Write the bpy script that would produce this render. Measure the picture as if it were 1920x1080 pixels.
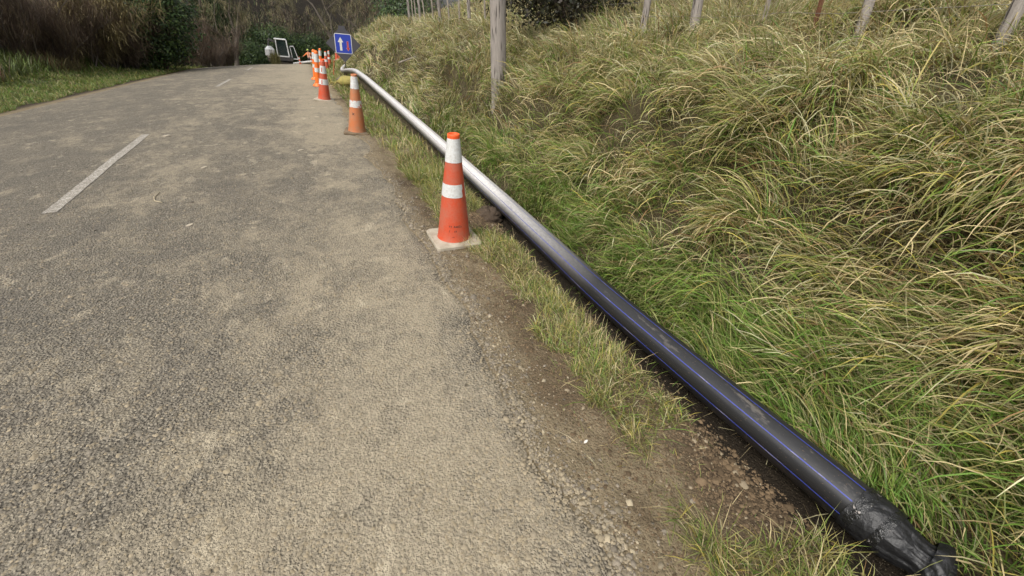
import bpy, math, random
import numpy as np
from mathutils import Vector, Matrix
R = math.radians
random.seed(7)
rng = np.random.default_rng(11)
scene = bpy.context.scene
for o in list(bpy.data.objects): bpy.data.objects.remove(o)

# ------------------------------------------------------------------ camera
PITCH = 32.3; FPX = 800.0; CAMH = 1.6
cam_d = bpy.data.cameras.new('camera'); cam = bpy.data.objects.new('camera', cam_d)
scene.collection.objects.link(cam); scene.camera = cam
cam.location = (0, 0, CAMH); cam.rotation_euler = (R(90 - PITCH), 0, 0)
cam_d.sensor_width = 36; cam_d.lens = 36 * FPX / 1920; cam_d.clip_start = .05; cam_d.clip_end = 600

# ------------------------------------------------------------------ light
SUN_EL, SUN_AZ = 52, 215          # azimuth measured from +Y towards +X
world = bpy.data.worlds.new("World"); scene.world = world; world.use_nodes = True
wn = world.node_tree; wn.nodes.clear()
sky = wn.nodes.new('ShaderNodeTexSky'); sky.sky_type = 'NISHITA'; sky.sun_disc = False
sky.sun_elevation = R(SUN_EL); sky.sun_rotation = R(SUN_AZ); sky.dust_density = 5; sky.air_density = 1.2
hs = wn.nodes.new('ShaderNodeHueSaturation'); hs.inputs['Saturation'].default_value = .22
bg = wn.nodes.new('ShaderNodeBackground'); bg.inputs['Strength'].default_value = .15
wo = wn.nodes.new('ShaderNodeOutputWorld')
wn.links.new(sky.outputs[0], hs.inputs['Color']); wn.links.new(hs.outputs[0], bg.inputs[0]); wn.links.new(bg.outputs[0], wo.inputs[0])
sd = bpy.data.lights.new('sun', 'SUN'); sd.energy = 1.3; sd.angle = R(22); sd.color = (1, .95, .86)
sun = bpy.data.objects.new('sun', sd); scene.collection.objects.link(sun)
dv = Vector((math.sin(R(SUN_AZ)) * math.cos(R(SUN_EL)), math.cos(R(SUN_AZ)) * math.cos(R(SUN_EL)), math.sin(R(SUN_EL))))
sun.rotation_euler = dv.to_track_quat('Z', 'Y').to_euler()
scene.view_settings.view_transform = 'Standard'; scene.view_settings.look = 'None'
scene.view_settings.gamma = 1; scene.view_settings.exposure = 0.52
scene.render.engine = 'CYCLES'
scene.cycles.max_bounces = 6; scene.cycles.diffuse_bounces = 3; scene.cycles.transparent_max_bounces = 8

# ------------------------------------------------------------------ helpers
COL = scene.collection
def tag(o, label=None, cat=None, group=None, kind=None):
    if label: o['label'] = label
    if cat: o['category'] = cat
    if group: o['group'] = group
    if kind: o['kind'] = kind
    return o
def empty(name, loc=(0, 0, 0), rot=(0, 0, 0)):
    o = bpy.data.objects.new(name, None); COL.objects.link(o)
    o.location = loc; o.rotation_euler = rot; o.empty_display_size = .1
    return o
def npmesh(name, V, loops, starts, totals, mat, parent=None, col=None, uv=None, smooth=False):
    me = bpy.data.meshes.new(name)
    V = np.asarray(V, np.float32); loops = np.asarray(loops, np.int32)
    me.vertices.add(len(V)); me.vertices.foreach_set('co', V.ravel())
    me.loops.add(len(loops)); me.loops.foreach_set('vertex_index', loops)
    me.polygons.add(len(starts)); me.polygons.foreach_set('loop_start', np.asarray(starts, np.int32))
    me.polygons.foreach_set('loop_total', np.asarray(totals, np.int32))
    if smooth: me.polygons.foreach_set('use_smooth', np.ones(len(starts), bool))
    if uv is not None:
        l = me.uv_layers.new(name='UVMap'); l.data.foreach_set('uv', np.asarray(uv, np.float32)[loops].ravel())
    me.update(calc_edges=True)
    if col is not None:
        a = me.color_attributes.new(name='Col', type='FLOAT_COLOR', domain='POINT')
        c = np.ones((len(V), 4), np.float32); c[:, :3] = col; a.data.foreach_set('color', c.ravel())
    me.materials.append(mat)
    o = bpy.data.objects.new(name, me); COL.objects.link(o)
    if parent is not None: o.parent = parent
    return o
def quadmesh(name, V, Q, mat, parent=None, **k):
    Q = np.asarray(Q, np.int32); n = len(Q); m = Q.shape[1]
    return npmesh(name, V, Q.ravel(), np.arange(n) * m, np.full(n, m), mat, parent, **k)
def grid(nu, nv, wrap=False):
    i = np.arange(nu - 1)[:, None]; j = np.arange(nv if wrap else nv - 1)[None, :]
    j2 = (j + 1) % nv
    return np.stack([i * nv + j, i * nv + j2, (i + 1) * nv + j2, (i + 1) * nv + j], -1).reshape(-1, 4)

class MB:
    """collects polygons for one mesh"""
    def __init__(s): s.v = []; s.f = []
    def add(s, vs, fs):
        b = len(s.v); s.v += [tuple(v) for v in vs]; s.f += [tuple(b + i for i in f) for f in fs]; return s
    def box(s, c, d, rot=None, bev=0):
        x, y, z = d[0] / 2, d[1] / 2, d[2] / 2
        if bev:
            b = min(bev, x * .9, y * .9, z * .9)
            rings = []
            for zz, k in ((-z, b), (-z + b, 0), (z - b, 0), (z, b)):
                X, Y = x - k, y - k
                rings.append([(-X + b, -Y, zz), (X - b, -Y, zz), (X, -Y + b, zz), (X, Y - b, zz), (X - b, Y, zz), (-X + b, Y, zz), (-X, Y - b, zz), (-X, -Y + b, zz)])
            vs = [p for r in rings for p in r]
            fs = [tuple(range(7, -1, -1)), tuple(range(24, 32))]
            for k in range(3):
                for j in range(8): fs.append((k * 8 + j, k * 8 + (j + 1) % 8, k * 8 + 8 + (j + 1) % 8, k * 8 + 8 + j))
        else:
            vs = [(-x, -y, -z), (x, -y, -z), (x, y, -z), (-x, y, -z), (-x, -y, z), (x, -y, z), (x, y, z), (-x, y, z)]
            fs = [(0, 3, 2, 1), (4, 5, 6, 7), (0, 1, 5, 4), (1, 2, 6, 5), (2, 3, 7, 6), (3, 0, 4, 7)]
        M = Matrix.Translation(c) @ (rot.to_4x4() if rot is not None else Matrix())
        return s.add([M @ Vector(v) for v in vs], fs)
    def bar(s, a, b, w, h=None, bev=0):
        a = Vector(a); b = Vector(b); d = b - a
        q = d.to_track_quat('Z', 'Y').to_matrix()
        return s.box((a + b) / 2, (w, h or w, d.length), q, bev)
    def tube(s, pts, rad, n=10, cap=True):
        pts = [Vector(p) for p in pts]
        if not hasattr(rad, '__len__'): rad = [rad] * len(pts)
        vs = []; prev = None
        for i, p in enumerate(pts):
            d = (pts[min(i + 1, len(pts) - 1)] - pts[max(i - 1, 0)]).normalized()
            if prev is None: u = d.orthogonal().normalized()
            else: u = (prev - d * prev.dot(d)).normalized()
            prev = u; w = d.cross(u)
            for k in range(n):
                a = 2 * math.pi * k / n
                vs.append(p + (u * math.cos(a) + w * math.sin(a)) * rad[i])
        fs = [(i * n + k, i * n + (k + 1) % n, (i + 1) * n + (k + 1) % n, (i + 1) * n + k) for i in range(len(pts) - 1) for k in range(n)]
        if cap: fs += [tuple(range(n - 1, -1, -1)), tuple((len(pts) - 1) * n + k for k in range(n))]
        return s.add(vs, fs)
    def lathe(s, prof, n=40, c=(0, 0, 0)):
        vs = [(c[0] + r * math.cos(2 * math.pi * k / n), c[1] + r * math.sin(2 * math.pi * k / n), c[2] + z) for r, z in prof for k in range(n)]
        fs = [(i * n + k, i * n + (k + 1) % n, (i + 1) * n + (k + 1) % n, (i + 1) * n + k) for i in range(len(prof) - 1) for k in range(n)]
        return s.add(vs, fs)
    def prism(s, poly, M, th):
        """polygon in local XY extruded along local Z by th"""
        n = len(poly)
        vs = [M @ Vector((x, y, 0)) for x, y in poly] + [M @ Vector((x, y, th)) for x, y in poly]
        fs = [tuple(range(n - 1, -1, -1)), tuple(range(n, 2 * n))] + [(i, (i + 1) % n, n + (i + 1) % n, n + i) for i in range(n)]
        return s.add(vs, fs)
    def build(s, name, mat, parent=None, smooth=False):
        me = bpy.data.meshes.new(name); me.from_pydata(s.v, [], s.f); me.update()
        if smooth:
            for p in me.polygons: p.use_smooth = True
        me.materials.append(mat)
        o = bpy.data.objects.new(name, me); COL.objects.link(o)
        if parent is not None: o.parent = parent
        return o
def copy_tree(o, parent=None):
    c = o.copy(); COL.objects.link(c); c.parent = parent
    for ch in list(o.children): copy_tree(ch, c)
    return c

# ---- numpy noise
def _h(ix, iy, seed):
    n = (ix.astype(np.int64) * 374761393 + iy.astype(np.int64) * 668265263 + seed * 1442695041) & 0xffffffff
    n = ((n ^ (n >> 13)) * 1274126177) & 0xffffffff
    n = ((n ^ (n >> 16)) * 2246822519) & 0xffffffff
    return ((n >> 8) & 0xffff) / 65535.0
def noise(x, y, seed=0):
    x = np.asarray(x, float); y = np.asarray(y, float)
    ix = np.floor(x); iy = np.floor(y); fx = x - ix; fy = y - iy
    fx = fx * fx * (3 - 2 * fx); fy = fy * fy * (3 - 2 * fy)
    a = _h(ix, iy, seed); b = _h(ix + 1, iy, seed); c = _h(ix, iy + 1, seed); d = _h(ix + 1, iy + 1, seed)
    return (a * (1 - fx) + b * fx) * (1 - fy) + (c * (1 - fx) + d * fx) * fy
def fbm(x, y, seed=0, o=4):
    r = 0; a = .5; tot = 0
    for k in range(o):
        r = r + a * noise(x * 2 ** k + 17.3 * k, y * 2 ** k - 9.1 * k, seed + k); tot += a; a *= .5
    return r / tot
def sstep(a, b, x):
    t = np.clip((x - a) / (b - a), 0, 1); return t * t * (3 - 2 * t)

# ------------------------------------------------------------------ terrain functions (s along the road, t to its right)
SD = np.array([-math.sin(R(24)), math.cos(R(24))]); RD = np.array([math.cos(R(24)), math.sin(R(24))])
def off(s): return .0045 * np.clip(np.asarray(s, float) - 34, 0, None) ** 2 * np.where(np.asarray(s) < 90, 1, 1)
def toXY(s, t):
    tt = t + off(s); return s * SD[0] + tt * RD[0], s * SD[1] + tt * RD[1]
def toST(x, y):
    s = x * SD[0] + y * SD[1]; return s, x * RD[0] + y * RD[1] - off(s)
_ss = np.linspace(-20, 160, 1801)
_zr = np.interp(_ss, [-20, 8, 10.5, 13, 16, 22, 28, 34, 38, 45, 55, 70, 100, 160], [0, 0, -.02, -.08, -.2, -.45, -.70, -.96, -1.18, -1.80, -2.8, -4.1, -5.0, -5.5])
_k = np.ones(21) / 21; _zr = np.convolve(np.pad(_zr, 10, 'edge'), _k, 'valid')
def zr(s): return np.interp(s, _ss, _zr)
_pt = [-90, -45, -25, -15, -11.5, -9.5, -8, -7, -6.3, -5.9, -2.5, .7, .95, 1.25, 1.42, 1.52, 1.64, 1.80, 1.88, 2.05, 2.3, 2.6, 3.2, 3.8, 4.4, 6, 7.2, 10, 20, 60, 110]
_pz = [48, 26, 12, 4.2, 1.6, .55, .12, .0, -.05, -.035, .05, -.035, -.05, -.06, -.09, -.19, -.21, -.16, -.07, .05, .26, .52, 1.02, 1.30, 1.44, 1.48, 1.66, 2.7, 6, 18, 30]
_tt = np.linspace(-90, 110, 20001); _pp = np.interp(_tt, _pt, _pz)
_k2 = np.ones(25) / 25; _pp = np.convolve(np.pad(_pp, 12, 'edge'), _k2, 'valid')
def prof(t): return np.interp(t, _tt, _pp)
def road_z(s, t):
    return zr(s) + prof(np.clip(t, -5.9, .7)) + .012 * (fbm(s * .7, t * .7, 3) - .5)
TR = .68; TL = -5.9
def edge_r(s): return TR +   .26 * (fbm(np.asarray(s) * 1.3, 0 * np.asarray(s), 21) - .5) + .06 * (noise(np.asarray(s) * 7, 0 * np.asarray(s), 22) - .5)
def edge_l(s): return TL + .25 * (fbm(np.asarray(s) * .5, 0 * np.asarray(s), 31) - .5)
def H(s, t):
    s = np.asarray(s, float); t = np.asarray(t, float)
    wob = .28 * (fbm(s * .35, s * 0 + 3, 5) - .5) * sstep(1.9, 2.4, t) * (1 - sstep(5, 8, t))
    z = prof(t + wob)
    rel = z - 0
    far = sstep(24, 50, s)
    rt = sstep(2.0, 4.4, t)
    bank_drop = -3.3 * far - .12 * zr(s) * 0
    base = zr(s) * (1 - rt) + rt * (.12 * zr(s) + bank_drop)
    z = z + base
    # terraces and tussock mounds on the bank
    mb = sstep(1.95, 2.4, t)
    z = z + mb * (.40 * (fbm(s * 1.2, t * 1.5, 7, 3) - .5) + .17 * (noise(s * 3.1, t * 3.1, 8) - .5) * (1 - .5 * sstep(5, 20, s)))
    step = 2.5 + .5 * (fbm(s * .5, s * 0 + 9, 12) - .5)
    z = z + mb * .28 * (sstep(step - .02, step + .14, t) - sstep(step + .1, step + 1.1, t))
    z = z + sstep(6, 20, np.abs(t)) * 1.2 * (fbm(s * .12, t * .12, 15) - .5)
    # left verge lumps
    z = z + sstep(-6.6, -8.5, t) * .25 * (fbm(s * .9, t * .9, 16) - .5)
    # shoulder dirt: ruts and small lumps
    sh = sstep(.62, .8, t) * (1 - sstep(1.7, 1.95, t))
    z = z + sh * (.035 * (fbm(s * 5, t * 6, 17) - .5) + .012 * (noise(s * 25, t * 25, 18) - .5))
    z = z + sh * .03 * np.exp(-((t - 1.05) / .1) ** 2) * (noise(s * 2, 0 * s, 19) - .5)
    # dug holes beside the pipe
    z = z - .07 * np.exp(-((s - .66) / .25) ** 2 - ((t - 1.42) / .13) ** 2) - .05 * np.exp(-((s - 3.65) / .28) ** 2 - ((t - 1.33) / .15) ** 2)
    # ground swells under the far end of the pipe
    z = z + .22 * np.exp(-((s - 16.5) / 2.2) ** 2 - ((t - 1.9) / .7) ** 2)
    z = z - .24 * np.exp(-((s - 8.6) / 1.3) ** 2 - ((t - 4.9) / .9) ** 2)
    # under the road
    inr = sstep(-6.0, -5.8, t) * (1 - sstep(-.12, -.03, t - edge_r(s)))
    return z - .05 * inr
def HXY(x, y):
    s, t = toST(x, y); return H(s, t)

def at(px, Y):
    """ground point in the picture column px at forward distance Y"""
    u = (px - 960) / FPX; z = 0; x = 0
    cp, sp = math.cos(R(PITCH)), math.sin(R(PITCH))
    for _ in range(12):
        x = u * (Y * cp + (CAMH - z) * sp)
        s, t = toST(x, Y)
        z = float(H(s, t))
        if TL < t < TR: z = float(road_z(s, t)) + .004
    return Vector((x, Y, z))
def hit(px, py):
    """first ground point seen through photo pixel px, py"""
    u = (px - 960) / FPX; v = (py - 540) / FPX
    cp, sp = math.cos(R(PITCH)), math.sin(R(PITCH))
    k = np.exp(np.linspace(math.log(.9), math.log(90), 6000))
    X = u * k; Y = (cp - v * sp) * k; Z = CAMH - (sp + v * cp) * k
    s, t = toST(X, Y); h = H(s, t); r = (t > TL) & (t < TR); h = np.where(r, road_z(s, t), h)
    i = int(np.argmax(h > Z)); return Vector((X[i], Y[i], h[i]))

# ------------------------------------------------------------------ materials
class NT:
    def __init__(s, name):
        s.m = bpy.data.materials.new(name); s.m.use_nodes = True; s.n = s.m.node_tree.nodes; s.l = s.m.node_tree.links; s.n.clear()
        s.out = s.n.new('ShaderNodeOutputMaterial')
    def new(s, t, ins=None, **kw):
        nd = s.n.new(t)
        for k, v in kw.items(): setattr(nd, k, v)
        for k, v in (ins or {}).items(): s.set(nd, k, v)
        return nd
    def set(s, nd, k, v):
        if isinstance(v, bpy.types.NodeSocket): s.l.new(v, nd.inputs[k])
        elif isinstance(v, bpy.types.Node): s.l.new(v.outputs[0], nd.inputs[k])
        else: nd.inputs[k].default_value = v
    def math(s, op, a, b=0.0, clamp=False):
        nd = s.new('ShaderNodeMath', {0: a, 1: b}, operation=op, use_clamp=clamp); return nd.outputs[0]
    def mix(s, f, a, b, mode='MIX'):
        nd = s.new('ShaderNodeMix', data_type='RGBA', blend_type=mode)
        for k, v in ((0, f), (6, a), (7, b)):
            if isinstance(v, tuple) and len(v) == 3: v = (*v, 1)
            s.set(nd, k, v)
        return nd.outputs[2]
    def ramp(s, f, stops):
        nd = s.new('ShaderNodeValToRGB', {0: f}); e = nd.color_ramp.elements
        while len(e) < len(stops): e.new(.5)
        for el, (p, c) in zip(e, stops):
            el.position = p; el.color = (c, c, c, 1) if not isinstance(c, tuple) else (*c, 1)
        return nd.outputs[0]
    def noise(s, vec, scale, det=4, rough=.55, out=0):
        nd = s.new('ShaderNodeTexNoise', {'Scale': scale, 'Detail': det, 'Roughness': rough})
        if vec is not None: s.set(nd, 'Vector', vec)
        return nd.outputs[out]
    def bsdf(s, **ins):
        nd = s.new('ShaderNodeBsdfPrincipled')
        for k, v in ins.items():
            if isinstance(v, tuple) and len(v) == 3: v = (*v, 1)
            s.set(nd, k, v)
        s.l.new(nd.outputs[0], s.out.inputs[0]); return nd
    def bump(s, h, strength=.5, dist=.01, nrm=None):
        ins = {'Height': h, 'Strength': strength, 'Distance': dist}
        if nrm is not None: ins['Normal'] = nrm
        return s.new('ShaderNodeBump', ins).outputs[0]
def worn(name, base, dirt=(.22, .17, .11), amt=.3, rough=.6, scale=8, bump=.15, metallic=0, var=.15):
    """painted or moulded surface with dirt, fine speckle and slight unevenness"""
    t = NT(name); co = t.new('ShaderNodeTexCoord').outputs['Object']
    n1 = t.noise(co, scale, 6, .65); n2 = t.noise(co, scale * 9, 3, .6)
    m = t.ramp(t.math('ADD', t.math('MULTIPLY', n1, .75), t.math('MULTIPLY', n2, .25)), [(.5 - amt * .35, 0.0), (.72, min(1.0, amt * 2.0))])
    dark = tuple(c * (1 - var) for c in base)
    b = t.mix(n2, dark, tuple(min(1, c * (1 + var)) for c in base))
    c = t.mix(m, b, dirt)
    r = t.math('ADD', t.math('MULTIPLY', m, .3), rough, True)
    t.bsdf(**{'Base Color': c, 'Roughness': r, 'Metallic': metallic, 'Normal': t.bump(n2, bump, .004)})
    return t.m

def blade_mat(name, trans=.35, rough=.55, spec=.35):
    t = NT(name); c = t.new('ShaderNodeAttribute', attribute_name='Col').outputs['Color']
    p = t.new('ShaderNodeBsdfPrincipled', {'Base Color': c, 'Roughness': rough, 'Specular IOR Level': spec})
    tr = t.new('ShaderNodeBsdfTranslucent', {'Color': c})
    mx = t.new('ShaderNodeMixShader', {0: trans, 1: p.outputs[0], 2: tr.outputs[0]})
    t.l.new(mx.outputs[0], t.out.inputs[0]); return t.m
M_grass = blade_mat('grass_blades')
M_leaf = blade_mat('leaf_surface', .25, .45, .4)
M_twig = blade_mat('twig_surface', .05, .8, .2)

# road: chip seal with mud and dust carried onto it (Col.r = dust, Col.g = polish, UV = metres)
def mat_road():
    t = NT('chip_seal_road'); uv = t.new('ShaderNodeUVMap').outputs[0]
    at_ = t.new('ShaderNodeAttribute', attribute_name='Col'); sp = t.new('ShaderNodeSeparateColor', {0: at_.outputs['Color']})
    dust, grey = sp.outputs[0], sp.outputs[1]
    wob = t.noise(uv, 30, 2, .5, 1)
    wuv = t.new('ShaderNodeVectorMath', {0: uv, 1: t.new('ShaderNodeVectorMath', {0: wob, 'Scale': .012}, operation='SCALE').outputs[0]}, operation='ADD').outputs[0]
    vor = t.new('ShaderNodeTexVoronoi', {'Vector': wuv, 'Scale': 75.0, 'Randomness': 1.0})
    vd = vor.outputs['Distance']; vc = t.new('ShaderNodeSeparateColor', {0: vor.outputs['Color']})
    vor2 = t.new('ShaderNodeTexVoronoi', {'Vector': wuv, 'Scale': 190.0})
    chip = t.mix(vc.outputs[0], (.075, .067, .055), (.36, .32, .25))
    chip = t.mix(t.math('MULTIPLY', vc.outputs[1], .5), chip, (.21, .18, .14))
    gap = t.ramp(vd, [(.35, 0.0), (.75, 1.0)])
    col = t.mix(t.math('MULTIPLY', gap, .65), chip, (.04, .035, .028))
    # dust: thickest in hollows
    fine = t.noise(uv, 14, 6, .7)
    big = t.noise(uv, 2.2, 5, .65)
    d = t.math('ADD', dust, t.math('ADD', t.math('MULTIPLY', t.math('SUBTRACT', fine, .5), 1.3), t.math('MULTIPLY', t.math('SUBTRACT', big, .5), 1.5)))
    d = t.math('ADD', d, t.math('MULTIPLY', gap, .12))
    pt = t.ramp(t.noise(t.new('ShaderNodeMapping', {0: uv, 'Scale': (.8, 1.2, 1), 'Rotation': (0, 0, .5)}).outputs[0], 2.6, 8, .68), [(.50, 0.0), (.55, 1.0)])
    d = t.math('ADD', t.math('SUBTRACT', d, .12), t.math('MULTIPLY', pt, .30))
    dm = t.ramp(d, [(.12, 0.10), (.45, .46), (.85, .95)])
    dcol = t.mix(fine, (.27, .226, .155), (.42, .358, .255))
    col = t.mix(t.math('MULTIPLY', dm, t.math('SUBTRACT', 1.0, t.math('MULTIPLY', gap, .25))), col, dcol)
    col = t.mix(1.0, col, t.ramp(vc.outputs[2], [(0, .78), (1, 1.12)]), 'MULTIPLY')
    # small splashes of pale and dark dried mud
    sm = t.ramp(t.noise(t.new('ShaderNodeMapping', {0: uv, 'Scale': (1, 1.6, 1)}).outputs[0], 3.3, 3, .55), [(.62, 0.0), (.68, .8)])
    col = t.mix(t.math('MULTIPLY', sm, fine), col, (.50, .43, .31))
    dk = t.ramp(t.noise(uv, 1.35, 6, .7), [(.36, .55), (.5, 0.0)])
    col = t.mix(t.math('MULTIPLY', dk, t.math('SUBTRACT', 1.0, dust, True)), col, (.12, .108, .09))
    hgt = t.math('ADD', t.math('MULTIPLY', t.math('SUBTRACT', 1.0, vd), t.math('SUBTRACT', 1.15, t.math('MULTIPLY', dm, .75))), t.math('ADD', t.math('MULTIPLY', vor2.outputs['Distance'], .25), t.math('MULTIPLY', fine, .5)))
    t.bsdf(**{'Base Color': col, 'Roughness': .85, 'Specular IOR Level': .3, 'Normal': t.bump(hgt, 1.0, .016)})
    return t.m
def mat_ground():
    t = NT('earth_ground'); uv = t.new('ShaderNodeUVMap').outputs[0]
    c = t.new('ShaderNodeAttribute', attribute_name='Col').outputs['Color']
    a = t.noise(uv, 9, 6, .7); b = t.noise(uv, 60, 4, .7); v = t.new('ShaderNodeTexVoronoi', {'Vector': uv, 'Scale': 85.0})
    f = t.math('ADD', t.math('MULTIPLY', a, .6), t.math('MULTIPLY', b, .4))
    c = t.mix(1.0, c, t.ramp(f, [(.3, .62), (.7, 1.3)]), 'MULTIPLY')
    pb = t.ramp(v.outputs['Distance'], [(.1, 1.0), (.25, 0.0)])
    c = t.mix(t.math('MULTIPLY', pb, .35), c, (.33, .28, .2))
    h = t.math('ADD', t.math('MULTIPLY', a, 1.2), t.math('ADD', b, t.math('MULTIPLY', v.outputs['Distance'], -.3)))
    t.bsdf(**{'Base Color': c, 'Roughness': .9, 'Specular IOR Level': .2, 'Normal': t.bump(h, 1.0, .03)})
    return t.m
def mat_stone():
    t = NT('stone_chips'); c = t.new('ShaderNodeAttribute', attribute_name='Col').outputs['Color']
    n = t.noise(t.new('ShaderNodeTexCoord').outputs['Object'], 300, 2)
    c = t.mix(1.0, c, t.ramp(n, [(.3, .8), (.7, 1.15)]), 'MULTIPLY')
    t.bsdf(**{'Base Color': c, 'Roughness': .85, 'Specular IOR Level': .25}); return t.m
M_stone = mat_stone()
def mat_paint():
    t = NT('worn_road_paint'); uv = t.new('ShaderNodeUVMap').outputs[0]
    v = t.new('ShaderNodeTexVoronoi', {'Vector': uv, 'Scale': 75.0}); n = t.noise(uv, 12, 6, .75); n2 = t.noise(uv, 70, 3, .7)
    wear = t.ramp(t.math('ADD', t.math('MULTIPLY', v.outputs['Distance'], .45), t.math('ADD', t.math('MULTIPLY', n, .5), t.math('MULTIPLY', n2, .35))), [(.46, 0.1), (.72, 1.0)])
    c = t.mix(wear, (.55, .52, .46), (.2, .175, .14))
    t.bsdf(**{'Base Color': c, 'Roughness': .8, 'Normal': t.bump(t.math('SUBTRACT', 1.0, v.outputs['Distance']), .8, .006)}); return t.m

# ------------------------------------------------------------------ ground and road
def spaced(a, b, f):
    out = [a]
    while out[-1] < b: out.append(out[-1] + f(out[-1]))
    return np.array(out)
S = spaced(-5, 150, lambda s: .035 + .013 * max(0, abs(s) - 1.5) if s > 0 else .08)
Tc = np.concatenate([-spaced(5.5, 90, lambda t: .12 + .05 * (t - 5.5))[::-1], np.arange(-5, .5, .5), spaced(.52, 110, lambda t: .03 if t < 2.2 else .03 + .03 * (t - 2.2))])
SS, TT = np.meshgrid(S, Tc, indexing='ij')
ZZ = H(SS, TT); XX, YY = toXY(SS, TT)
def lerp(a, b, f): return a * (1 - f[..., None]) + b * f[..., None]
mud = np.array([.165, .122, .074]); tan = np.array([.30, .24, .15]); wet = np.array([.06, .040, .025]); thatch = np.array([.085, .068, .035]); litter = np.array([.022, .017, .011])
n1 = fbm(SS * 1.3, TT * 2.2, 41); n2 = fbm(SS * 6, TT * 6, 42)
C = np.broadcast_to(mud, SS.shape + (3,)).copy()
C = lerp(C, tan, sstep(.42, .62, n1 * .6 + n2 * .4 + .22 * (1 - sstep(.7, .85, TT)) - .0) * .8)
C = lerp(C, wet, sstep(.53, .66, fbm(SS * 2.4, TT * 3, 43)) * .42 * sstep(.8, 1.1, TT))
C = lerp(C, wet * 1.5, np.clip(np.exp(-((SS - .66) / .36) ** 2 - ((TT - 1.38) / .22) ** 2) * 1.1, 0, .9))
C = lerp(C, wet, np.clip(np.exp(-((SS - 3.65) / .4) ** 2 - ((TT - 1.3) / .22) ** 2) * 1.1, 0, .9))
C = lerp(C, wet * 1.3, np.clip(np.exp(-((SS - 4.7) / 1.3) ** 2 - ((TT - .86) / .16) ** 2) * 1.5 * (fbm(SS * 3, TT * 5, 47) - .12), 0, .85))
C = lerp(C, thatch, sstep(1.35, 1.55, TT) * .85)
C = lerp(C, np.array([.03, .022, .014]), sstep(1.42, 1.5, TT) * (1 - sstep(1.8, 1.9, TT)) * (1 - .6 * sstep(4, 8, SS)))  # dark band paints shade into the ditch beside and under the pipe
C = lerp(C, thatch, sstep(1.85, 2.1, TT))
C = lerp(C, np.array([.16, .13, .07]), sstep(2.5, 4, TT) * sstep(4, 12, SS) * .6)
C = lerp(C, np.array([.06, .045, .03]), 1 - sstep(-6.25, -5.95, TT))
C = lerp(C, np.array([.075, .085, .03]), 1 - sstep(-6.9, -6.4, TT + .4 * (n1 - .5)))
C = lerp(C, litter, 1 - sstep(-11.5, -9.5, TT))
C = lerp(C, litter, sstep(56, 66, SS))
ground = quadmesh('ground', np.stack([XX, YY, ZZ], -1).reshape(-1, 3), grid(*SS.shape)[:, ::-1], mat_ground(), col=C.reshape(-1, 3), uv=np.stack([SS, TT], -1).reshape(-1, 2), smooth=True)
tag(ground, kind='structure')

def dustf(s, t):
    """how much dried mud lies on the seal"""
    n = fbm(s * .6, t * 1.1, 61)
    d = .28 + .75 * (n - .5)
    d = d + .30 * np.exp(-((t - .25) / .45) ** 2) * (.6 + .8 * fbm(s * .9, t * 2, 62))
    d = d + .50 * np.exp(-((s - .4) / 1.3) ** 2) * np.exp(-((t + .35) / .9) ** 2)
    d = d + .30 * sstep(5, 9, s) * np.exp(-((t + .15) / .75) ** 2) + .22 * sstep(13, 20, s) * np.exp(-((t + 1.2) / 1.1) ** 2)
    d = d - .22 * np.exp(-((t + 1.1) / .4) ** 2) * np.exp(-((s - 4.5) / 3.0) ** 2)
    d = d - .17 * sstep(-1.6, -3.2, t) + .1 * sstep(-5.3, -5.9, t)
    d = d - .14 * np.exp(-((t + 2.2) / .6) ** 2) * (1 - sstep(3, 6, s)) 
    d = d + .12 * sstep(6, 16, s)
    d = d + .30 * np.exp(-((s - 2.15) / .28) ** 2 - ((t + 2.35) / .30) ** 2)
    return np.clip(d, .02, 1.1)
Sr = spaced(-5, 150, lambda s: .05 + .012 * max(0, abs(s) - 1.5))
q = np.concatenate([np.linspace(0, .02, 4)[:-1], np.linspace(.02, .98, 76), np.linspace(.98, 1, 5)[1:]])
SR, QR = np.meshgrid(Sr, q, indexing='ij')
TRr = edge_l(SR) + (edge_r(SR) - edge_l(SR)) * QR
ZR = road_z(SR, TRr) + .006
edge = np.minimum(QR, 1 - QR) * 6.6
ZR -= (.012 + .03 * fbm(SR * 9, TRr * 9, 73)) * (1 - sstep(0, .12, edge))
XR, YR = toXY(SR, TRr)
road = quadmesh('road', np.stack([XR, YR, ZR], -1).reshape(-1, 3), grid(*SR.shape)[:, ::-1], mat_road(),
                col=np.stack([dustf(SR, TRr), 0 * SR, 0 * SR], -1).reshape(-1, 3), uv=np.stack([SR, TRr], -1).reshape(-1, 2), smooth=True)
tag(road, kind='structure')

# centre line dashes (flat paint, 4 mm above the seal)
M_paint = mat_paint()
dash_txt = ['worn white centre line dash nearest the camera on the left', 'white centre line dash farther up the road, second from camera', 'faint white centre line dash just before the crest of the road']
for k, (s0, s1) in enumerate([(5.2, 8.75), (16.9, 20.4), (27.6, 31.2)]):
    n = 60; ss = np.linspace(s0, s1, n); tc = -2.44 + .07 * (k == 1) * 0
    a = ss; tA = np.full(n, tc - .055) + .008 * (noise(ss * 9, ss * 0, 71) - .5); tB = np.full(n, tc + .055) + .008 * (noise(ss * 9, ss * 0, 72) - .5)
    A = np.stack([ss, tA], -1); B = np.stack([ss, tB], -1); P = np.stack([A, B], 1).reshape(-1, 2)
    x, y = toXY(P[:, 0], P[:, 1]); z = road_z(P[:, 0], P[:, 1]) + .0105
    o = quadmesh('road_marking', np.stack([x, y, z], -1), grid(n, 2)[:, ::-1], M_paint, uv=P); tag(o, kind='structure')

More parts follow.
